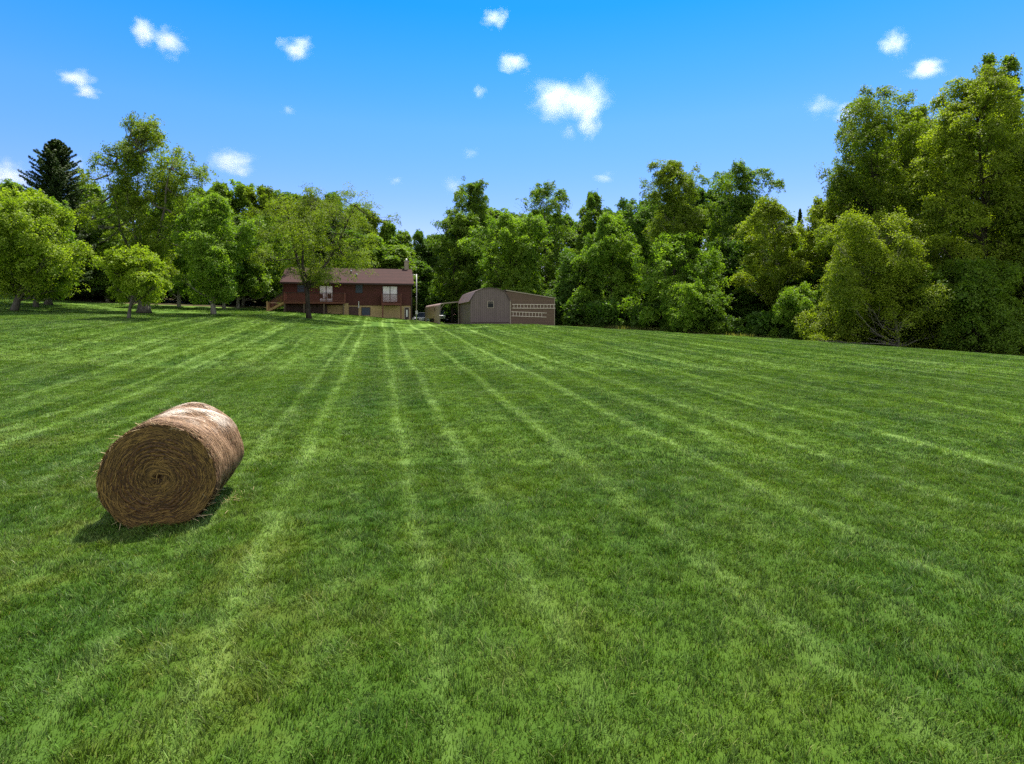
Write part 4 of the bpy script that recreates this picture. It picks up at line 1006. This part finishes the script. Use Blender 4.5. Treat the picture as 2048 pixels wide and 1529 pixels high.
# ------------------------------------------------------------------ carport left of the barn
def carport():
    th = R(15.7); cw = Wall(879, 72, th); u, zz = cw.u, cw.z
    x, y = cw.world(0, 0); root = empty('carport', (x, y, 0), th, 'tan rounded metal carport open at the front, joined to the barn', 'carport')
    W_ = u(917.5); dp = 14.4; zb = 2.2; zt = zz(879, 606.5); zt2 = zz(917.5, 603.5); r = .35
    # side panel with low opening, curved over into the roof
    op0, op1, oz0, oz1 = 4.6, 12.6, zb, 3.08
    sp = MB().box(-.03, .0, 0, op0, zb, zt-r).box(-.03, .0, op1, dp, zb, zt-r).box(-.03, 0, op0, op1, oz1, zt-r)
    sp.build('side_panel', M['carp'], root)
    MB().box(.5, .55, op0-1, op1+.8, zb-.1, oz1+.25).build('shade_panel', M['glassd'], root)  # dark sheet added behind the opening to stand for the shade inside
    MB().box(-.02, -.005, op0, op1, zb+.28, zb+.40).build('brace', M['carp'], root)
    MB().box(-.05, -.033, 3.6, 4.1, zt-1.0, zt-.55).build('vent', M['glassd'], root)
    cv = []
    for k in range(7):
        a = math.pi-k/6*math.pi/2; cv.append((r+r*math.cos(a), zt-r+r*math.sin(a)))
    cv.append((W_+.3, zt2+.02)); inner = [(p[0]+.03*(1 if k < 3 else .5), p[1]-.03) for k, p in enumerate(cv)]
    MB().prism(cv[::-1]+inner, -.05, dp+.05).build('roof', M['carp'], root, smooth=False)
    # frame hoops
    for yy in (-.09, 4.8, 9.6, 14.3):
        pts = [(.06, yy, zb-.2)]+[(p[0]+.06, yy, p[1]-.09) for p in cv[:-1]]+[(W_-.05, yy, zt2-.08)]
        MB().tube(pts, .04, 8).build('frame_hoop', M['tan'] if yy < 0 else M['metal'], root, smooth=True)
    MB().tube([(W_-.05, -.09, zb-.2), (W_-.05, -.09, zt2-.1)], .04, 8).build('post', M['tan'], root)
    MB().tube([(.08, -.09, zt-.75), (.55, -.09, zt-.18)], .03, 8).build('brace', M['tan'], root)
    MB().bar((.4, -.12, zt-.03), (W_+.1, -.12, zt2-.01), .03, .10).build('fascia', M['tan'], root)
    MB().tube([(.1, -.09, zb+.18), (W_-.1, -.09, zb+.2)], .03, 6).build('brace', M['tan'], root)
carport()

# ------------------------------------------------------------------ parked utility vehicle behind the carport
def suv():
    X, Y = at(847, 88.8); z = g(X, Y)
    root = empty('parked_car', (X, Y, z), R(-107), 'silver white utility vehicle facing the lawn between the mast and the carport', 'car')
    paint = mat_plain('silver_white_paint', (.62, .64, .66), .3, var=.04, spec=.6); rub = mat_plain('tyre_rubber', (.02, .02, .02), .8)
    # x forward, length 4.7
    sec = [(-2.35, .55, 1.0, .80), (-2.25, .45, 1.08, .88), (-1.0, .38, 1.08, .92), (1.0, .38, 1.05, .92), (1.95, .42, .98, .88), (2.30, .5, .86, .78)]
    def loft(sec_, nm, m, parent, smooth=True):
        v = []; f = []
        for x, z0, z1, hw in sec_:
            r = .09
            ring = [(-hw, z0+r), (-hw+r, z0), (hw-r, z0), (hw, z0+r), (hw, z1-r), (hw-r, z1), (-hw+r, z1), (-hw, z1-r)]
            v += [(x, y, zz_) for y, zz_ in ring]
        n = 8
        for i in range(len(sec_)-1):
            for k in range(n): f.append((i*n+k, i*n+(k+1) % n, (i+1)*n+(k+1) % n, (i+1)*n+k))
        f.append(tuple(range(n))[::-1]); f.append(tuple((len(sec_)-1)*n+k for k in range(n)))
        return MB().add(v, f).build(nm, m, parent)
    body = loft(sec, 'body', paint, root)
    cab = MB(); lo = [(-2.2, .84), (1.15, .84)]; 
    b0 = [(-2.2, -.84, 1.06), (1.2, -.84, 1.03), (1.2, .84, 1.03), (-2.2, .84, 1.06)]; t0 = [(-1.95, -.66, 1.68), (.35, -.66, 1.70), (.35, .66, 1.70), (-1.95, .66, 1.68)]
    cab.add(b0+t0, [(3, 2, 1, 0), (4, 5, 6, 7), (0, 1, 5, 4), (1, 2, 6, 5), (2, 3, 7, 6), (3, 0, 4, 7)]).build('cabin_glass', M['glassb'], root, bevel=.04)
    MB().box(-1.98, .38, -.68, .68, 1.70, 1.76).build('roof', paint, root, bevel=.03)
    for sy in (-1, 1):
        for p, q in (((-2.2, 1.06), (-1.95, 1.69)), ((-.6, 1.05), (-.6, 1.70)), ((1.2, 1.04), (.35, 1.71))):
            MB().bar((p[0], sy*.85, p[1]), (q[0], sy*.67, q[1]), .05, .08).build('pillar', paint, root)
        MB().box(2.22, 2.315, sy*.62-.16, sy*.62+.16, .66, .82).build('headlight', M['white'], root, bevel=.02)
        MB().box(.95, 1.1, sy*1.02-.1, sy*1.02+.1, 1.04, 1.18).build('mirror', paint, root, bevel=.02)
        for x in (-1.45, 1.45):
            wv = empty('wheel', (x, sy*.84, .36)); wv.parent = root
            MB().tube([(0, -.11, 0), (0, -.08, 0), (0, .08, 0), (0, .11, 0)], [.32, .36, .36, .32], 24).build('tyre', rub, wv)
            MB().tube([(0, -.12, 0), (0, .12, 0)], .21, 16).build('rim', M['metal'], wv)
    MB().box(2.28, 2.33, -.42, .42, .62, .84).build('grille', M['glassd'], root)
    MB().box(2.25, 2.42, -.80, .80, .36, .54).build('bumper', M['metal'], root, bevel=.03)
    return root
car = suv()
car2 = copy_tree(car); X, Y = at(880, 101); car2.location = (X, Y, g(X, Y)); car2.rotation_euler.z = R(-80)
car2['label'] = 'white vehicle just glimpsed through the open carport'
car['group'] = car2['group'] = 'vehicles parked behind the carport'

# ------------------------------------------------------------------ round hay bale
def mat_straw(name, a, b_, bright=None):
    t = NT(name); v = t.n('ShaderNodeAttribute', attribute_name='cv').outputs['Fac']
    co = t.n('ShaderNodeTexCoord').outputs['Object']
    cc = t.mixc(v, c4(a), c4(b_))
    if bright:  # bleached straw and sun highlight on the upper right, both put into the colour
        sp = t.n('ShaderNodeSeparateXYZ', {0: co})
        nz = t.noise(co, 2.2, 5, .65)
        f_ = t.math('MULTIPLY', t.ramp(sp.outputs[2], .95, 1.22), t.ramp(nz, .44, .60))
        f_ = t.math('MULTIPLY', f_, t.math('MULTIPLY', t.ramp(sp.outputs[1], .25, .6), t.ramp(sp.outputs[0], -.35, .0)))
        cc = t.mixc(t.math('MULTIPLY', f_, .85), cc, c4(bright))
    b = t.n('ShaderNodeBsdfPrincipled', {'Base Color': cc, 'Roughness': .6, 'Specular IOR Level': .3})
    return t.out(b.outputs[0])

def bale():
    rs = np.random.RandomState(77)
    A = at(317, 7.36); B = at(391, 8.85)
    ax = np.array([B[0]-A[0], B[1]-A[1]]); L = np.linalg.norm(ax); ax /= L
    rz = math.atan2(ax[1], ax[0])-math.pi/2
    za, zb = g(*A), g(*B)
    root = empty('hay_bale', (A[0], A[1], za-.03), rz, 'big round golden brown hay bale lying on the mown lawn', 'hay bale')
    root.rotation_euler = Euler((math.atan2(zb-za, L), 0, rz))
    RX, RZ = .675, .70
    def rad(a):
        """half extents: sagging, wider than tall, flat foot; a = angle, 0 = right, pi/2 = up"""
        c, s = np.cos(a), np.sin(a)
        x = RX*c*(1+.03*np.cos(2*a)); z = RZ*s
        z = np.where(s < 0, np.maximum(z, -RZ*.93+.02*(1+s)), z)
        return x, z
    zc = RZ*.93+.0
    NA, NL = 160, 28
    th = np.linspace(0, 2*np.pi, NA, endpoint=False); ys = np.linspace(0, 1, NL)
    x, z = rad(th)
    fld = [(rs.randint(1, 9), rs.randint(0, 4), rs.rand()*6.28, .012*rs.rand()) for _ in range(14)]
    P = []
    for t in ys:
        edge_ = 1-.055*np.clip(1-min(t, 1-t)/.10, 0, 1)**2
        k = edge_+.012*math.sin(t*9+1)+sum(a*np.sin(n*th+m*t*6.28+p) for n, m, p, a in fld)
        P.append(np.stack([x*k, np.full(NA, t*L), z*k+zc], -1))
    P = np.concatenate(P); i = np.arange(NA*NL).reshape(NL, NA)
    f = np.stack([i[:-1], np.roll(i[:-1], -1, 1), np.roll(i[1:], -1, 1), i[1:]], -1).reshape(-1, 4)
    cvv = rs.rand(len(f))
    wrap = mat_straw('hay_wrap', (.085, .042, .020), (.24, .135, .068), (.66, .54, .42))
    core = mat_straw('hay_core', (.030, .013, .004), (.12, .055, .012))
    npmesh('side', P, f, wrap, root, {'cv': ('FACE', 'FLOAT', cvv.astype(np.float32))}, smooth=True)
    # end faces with spiral ridges
    for end in (0, 1):
        NR = 70; rr_ = np.linspace(0, 1, NR); Q = []
        for r in rr_:
            k = r*.948
            dish = .02*(1-r)**2-.05*np.clip(r-.88, 0, 1)*6*(r-.88)*8*0
            rid = .006*np.sin((r*15+th/(2*np.pi)+.35*np.sin(3*th+r*8)+.25*np.sin(7*th-r*21))*2*np.pi)*(r > .04)+.010*np.sin(9*th+r*30)*r*.4+rs.randn(NA)*.003
            fold = sum(a*np.sin(n*th+p) for n, m, p, a in fld)
            yy = np.full(NA, 0.)+(dish-rid-.028*np.sin(np.clip((r-.0)/1, 0, 1)*np.pi))
            if r < .13: yy = yy+.02*(1-r/.13)
            yy = np.where(r > .985, 0, yy)
            y = yy if end == 0 else L-yy
            Q.append(np.stack([x*(k*1.0)+x*fold*r, y, z*k+z*fold*r+zc], -1))
        Q = np.concatenate(Q); i = np.arange(NA*NR).reshape(NR, NA)
        f = np.stack([i[:-1], i[1:], np.roll(i[1:], -1, 1), np.roll(i[:-1], -1, 1)], -1).reshape(-1, 4)
        if end: f = f[:, ::-1]
        rad_i = np.repeat(np.arange(NR-1), NA)
        cvv = np.clip(.4+.25*np.sin(rad_i*1.3)+rs.randn(len(f))*.3-.1*(rad_i < 5), 0, 1)
        npmesh('end_face', Q, f, core, root, {'cv': ('FACE', 'FLOAT', cvv.astype(np.float32))})
    # straw strands: coiled on the end, wound round the side, some sticking out
    def strands(n, kind, seed):
        rs = np.random.RandomState(seed); ns = 5
        a0 = rs.rand(n)*2*np.pi; V = np.empty((n, ns+1, 3)); Nn = np.empty((n, ns+1, 3))
        tt = np.linspace(0, 1, ns+1)
        if kind == 'end':
            r0 = np.sqrt(.012+.988*rs.rand(n))*.95; da = (.10+.5*rs.rand(n))/np.maximum(r0+.1, .2)*.8; dr = rs.randn(n)*.028
            stray = rs.rand(n) < .035; dr = np.where(stray, rs.randn(n)*.18, dr)
            off = -(.006+.020*rs.rand(n)**2+stray*.02*rs.rand(n))
            for j, t in enumerate(tt):
                a = a0+da*t; xx, zz_ = rad(a); r = np.clip(r0+dr*t+.012*np.sin(t*5+a0*3), 0, .985)
                y = off-.028*np.sin(r*np.pi)*0-.012*np.sin(t*3.14)
                V[:, j] = np.stack([xx*r, y+.012, zz_*r+zc], -1); Nn[:, j] = (0, -1, 0)
        elif kind == 'side':
            y0 = rs.rand(n)*L; da = .08+.30*rs.rand(n); dy = rs.randn(n)*.035; off = .002+.012*rs.rand(n)**2
            for j, t in enumerate(tt):
                a = a0+da*t; xx, zz_ = rad(a); q = np.clip(y0+dy*t, -.005, L+.005)/L
                k = 1-.055*np.clip(1-np.minimum(q, 1-q)/.10, 0, 1)**2+.012*np.sin(q*9+1)+sum(am*np.sin(n_*a+m*q*6.28+p) for n_, m, p, am in fld)
                nn = np.stack([np.cos(a), 0*a, np.sin(a)], -1)
                V[:, j] = np.stack([xx*k, q*L, zz_*k+zc], -1)+nn*(off+.006*np.sin(t*3.14))[:, None]; Nn[:, j] = nn
        else:  # loose ends around the rim and on the surface
            q = np.where(rs.rand(n) < .75, rs.rand(n)*.04, rs.rand(n)); ln = .02+.09*rs.rand(n)**2.5
            xx, zz_ = rad(a0); st = np.stack([xx*.96, q*L, zz_*.96+zc], -1)
            d = unit(np.stack([np.cos(a0)*.9, -.25*np.ones(n), np.sin(a0)*.9], -1)+rs.randn(n, 3)*.75); bend = rs.randn(n, 3)*.35
            tang = np.stack([-np.sin(a0), 0*a0, np.cos(a0)], -1)
            for j, t in enumerate(tt):
                V[:, j] = st+(d*t+tang*t*.9+bend*t*t)*ln[:, None]; Nn[:, j] = d
            Nn[:] = unit(rs.randn(n, 3))[:, None]
        V[..., 2] = np.maximum(V[..., 2], .01)
        T = unit(np.gradient(V, axis=1)); S_ = unit(np.cross(Nn, T)); wd = (.0016+.0020*rs.rand(n))[:, None, None]
        if kind == 'loose': wd = wd*.8
        P = np.stack([V-S_*wd, V+S_*wd], 2).reshape(n, -1, 3)
        fs = []
        for j in range(ns): fs.append(np.array([2*j, 2*j+1, 2*j+3, 2*j+2]))
        f = ((np.arange(n)*(2*(ns+1)))[:, None, None]+np.array(fs)[None]).reshape(-1, 4)
        return P.reshape(-1, 3), f, np.repeat(np.clip(rs.rand(n)**1.5, 0, 1), ns)
    se = mat_straw('coiled_straw', (.036, .018, .006), (.30, .175, .045))
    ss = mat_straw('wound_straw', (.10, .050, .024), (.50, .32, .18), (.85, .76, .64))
    sl_ = mat_straw('loose_straw', (.22, .14, .06), (.60, .46, .25))
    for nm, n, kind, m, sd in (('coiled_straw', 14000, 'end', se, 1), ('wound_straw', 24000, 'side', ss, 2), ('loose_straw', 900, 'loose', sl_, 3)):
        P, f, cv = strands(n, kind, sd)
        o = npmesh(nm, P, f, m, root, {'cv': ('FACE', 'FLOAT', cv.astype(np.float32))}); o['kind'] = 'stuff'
    # spilled chaff at its right foot
    n = 45; cx, cyy = at(472, 8.3)
    px = cx+rs.randn(n)*.11; py = cyy+rs.randn(n)*.22
    pz = gz(px, py)+.03+.05*rs.rand(n)
    d = unit(rs.randn(n, 3)*np.array([1, 1, .35])); s_ = unit(np.cross(d, rs.randn(n, 3))); ln = (.02+.05*rs.rand(n))[:, None]
    c = np.stack([px, py, pz], -1); Pq = np.stack([c-d*ln-s_*.002, c-d*ln+s_*.002, c+d*ln+s_*.002, c+d*ln-s_*.002], 1).reshape(-1, 3)
    o = npmesh('straw_litter', Pq, (np.arange(n)*4)[:, None]+np.array([[0, 1, 2, 3]]), sl_, None, {'cv': ('FACE', 'FLOAT', rs.rand(n).astype(np.float32))})
    tag(o, 'scattered golden straw on the grass at the right foot of the bale', 'straw', kind='stuff')
bale()

# ------------------------------------------------------------------ clouds: real scattering volumes high over the woods
def mat_cloud(name, dens, seed, soft=.5):
    t = NT(name); co = t.n('ShaderNodeTexCoord').outputs['Object']
    off = t.n('ShaderNodeVectorMath', {0: co, 1: (seed*3.7, seed*1.3, seed*2.1)}, operation='ADD').outputs[0]
    nz = t.noise(off, 1.6, 6, .6)
    ln = t.n('ShaderNodeVectorMath', {0: co}, operation='LENGTH').outputs['Value']
    v = t.math('ADD', t.math('SUBTRACT', 1.0, ln), t.math('MULTIPLY', t.math('SUBTRACT', nz, .5), 1.7))
    d = t.n('ShaderNodeMapRange', {0: v, 1: .30, 2: .30+soft, 3: 0, 4: dens}, interpolation_type='SMOOTHSTEP').outputs[0]
    edge_ = t.ramp(ln, 1.0, .82)
    vol = t.n('ShaderNodeVolumeScatter', {'Color': (.97, .98, 1, 1), 'Density': t.math('MULTIPLY', d, edge_), 'Anisotropy': .5})
    return t.out(None, vol.outputs[0])
CL = [ # px, py, half width, half height (pixels), opacity, label
 (288, 62, 30, 30, 1, 'puffy white cloud, left puff of the pair high on the left'), (340, 86, 36, 32, 1, 'puffy white cloud, right puff of the pair high on the left'),
 (152, 156, 38, 20, 1, 'flat white cloud, upper of two stacked at the left'), (174, 184, 28, 16, .9, 'small white cloud, lower of two stacked at the left'),
 (594, 96, 42, 26, 1, 'lone white cloud high left of the middle'), (466, 326, 50, 32, 1, 'white wedge cloud low above the wood behind the house'),
 (992, 36, 34, 22, .8, 'white cloud near the top edge in the middle'), (1030, 126, 38, 24, 1, 'oval white cloud left above the biggest cloud'),
 (1108, 200, 62, 48, 1, 'left bulge of the biggest cloud in the middle of the sky'), (1168, 202, 58, 52, 1, 'right bulge of the biggest cloud in the middle of the sky'), (1180, 244, 30, 36, .8, 'thin tail hanging under the biggest cloud'),
 (960, 184, 18, 18, .6, 'tiny white cloud left of the biggest cloud'), (908, 374, 26, 24, .45, 'faint cloud above the dip between house and barn'),
 (1790, 88, 32, 30, .9, 'squarish white cloud high on the right'), (1855, 138, 46, 24, 1, 'flat bright white cloud above the tall right trees'),
 (1700, 226, 46, 24, .8, 'white cloud touching the left of the tall right trees'), (1640, 212, 36, 26, .45, 'faint wispy cloud left of the tall right trees'),
 (1208, 356, 30, 12, .5, 'faint flat cloud low in the middle'), (578, 222, 18, 12, .4, 'tiny faint cloud under the lone white cloud'),
 (942, 306, 22, 14, .35, 'very faint cloud left of the middle'), (1138, 266, 22, 20, .3, 'faint wisp under the biggest cloud'), (20, 352, 44, 36, 1, 'white cloud peeping over the trees at the left edge'), (150, 330, 26, 22, .4, 'faint cloud behind the conifer tip'), (792, 362, 18, 12, .3, 'tiny faint cloud above the house wood'),
]
for i, (px, py, hw, hh, op, lab) in enumerate(CL):
    D = 1500.0; x, y, z = at(px, D, py)
    rx, rz_ = hw*1.28*D/F, hh*1.28*D/F; ry = (rx+rz_)/2
    bpy.ops.mesh.primitive_ico_sphere_add(subdivisions=2, radius=1.08, location=(x, y, z))
    o = bpy.context.active_object; o.name = 'cloud'; o.scale = (rx, ry, rz_)
    for c_ in list(o.users_collection): c_.objects.unlink(o)
    C.objects.link(o)
    rm = (rx+ry+rz_)/3
    mt_ = mat_cloud('cloud_vapour', 1.3*op**1.3/rm, i+1, .8 if op > .7 else 1.0)
    mt_.cycles.homogeneous_volume = False
    o.data.materials.append(mt_)
    tag(o, lab, 'cloud', 'small fair weather clouds')
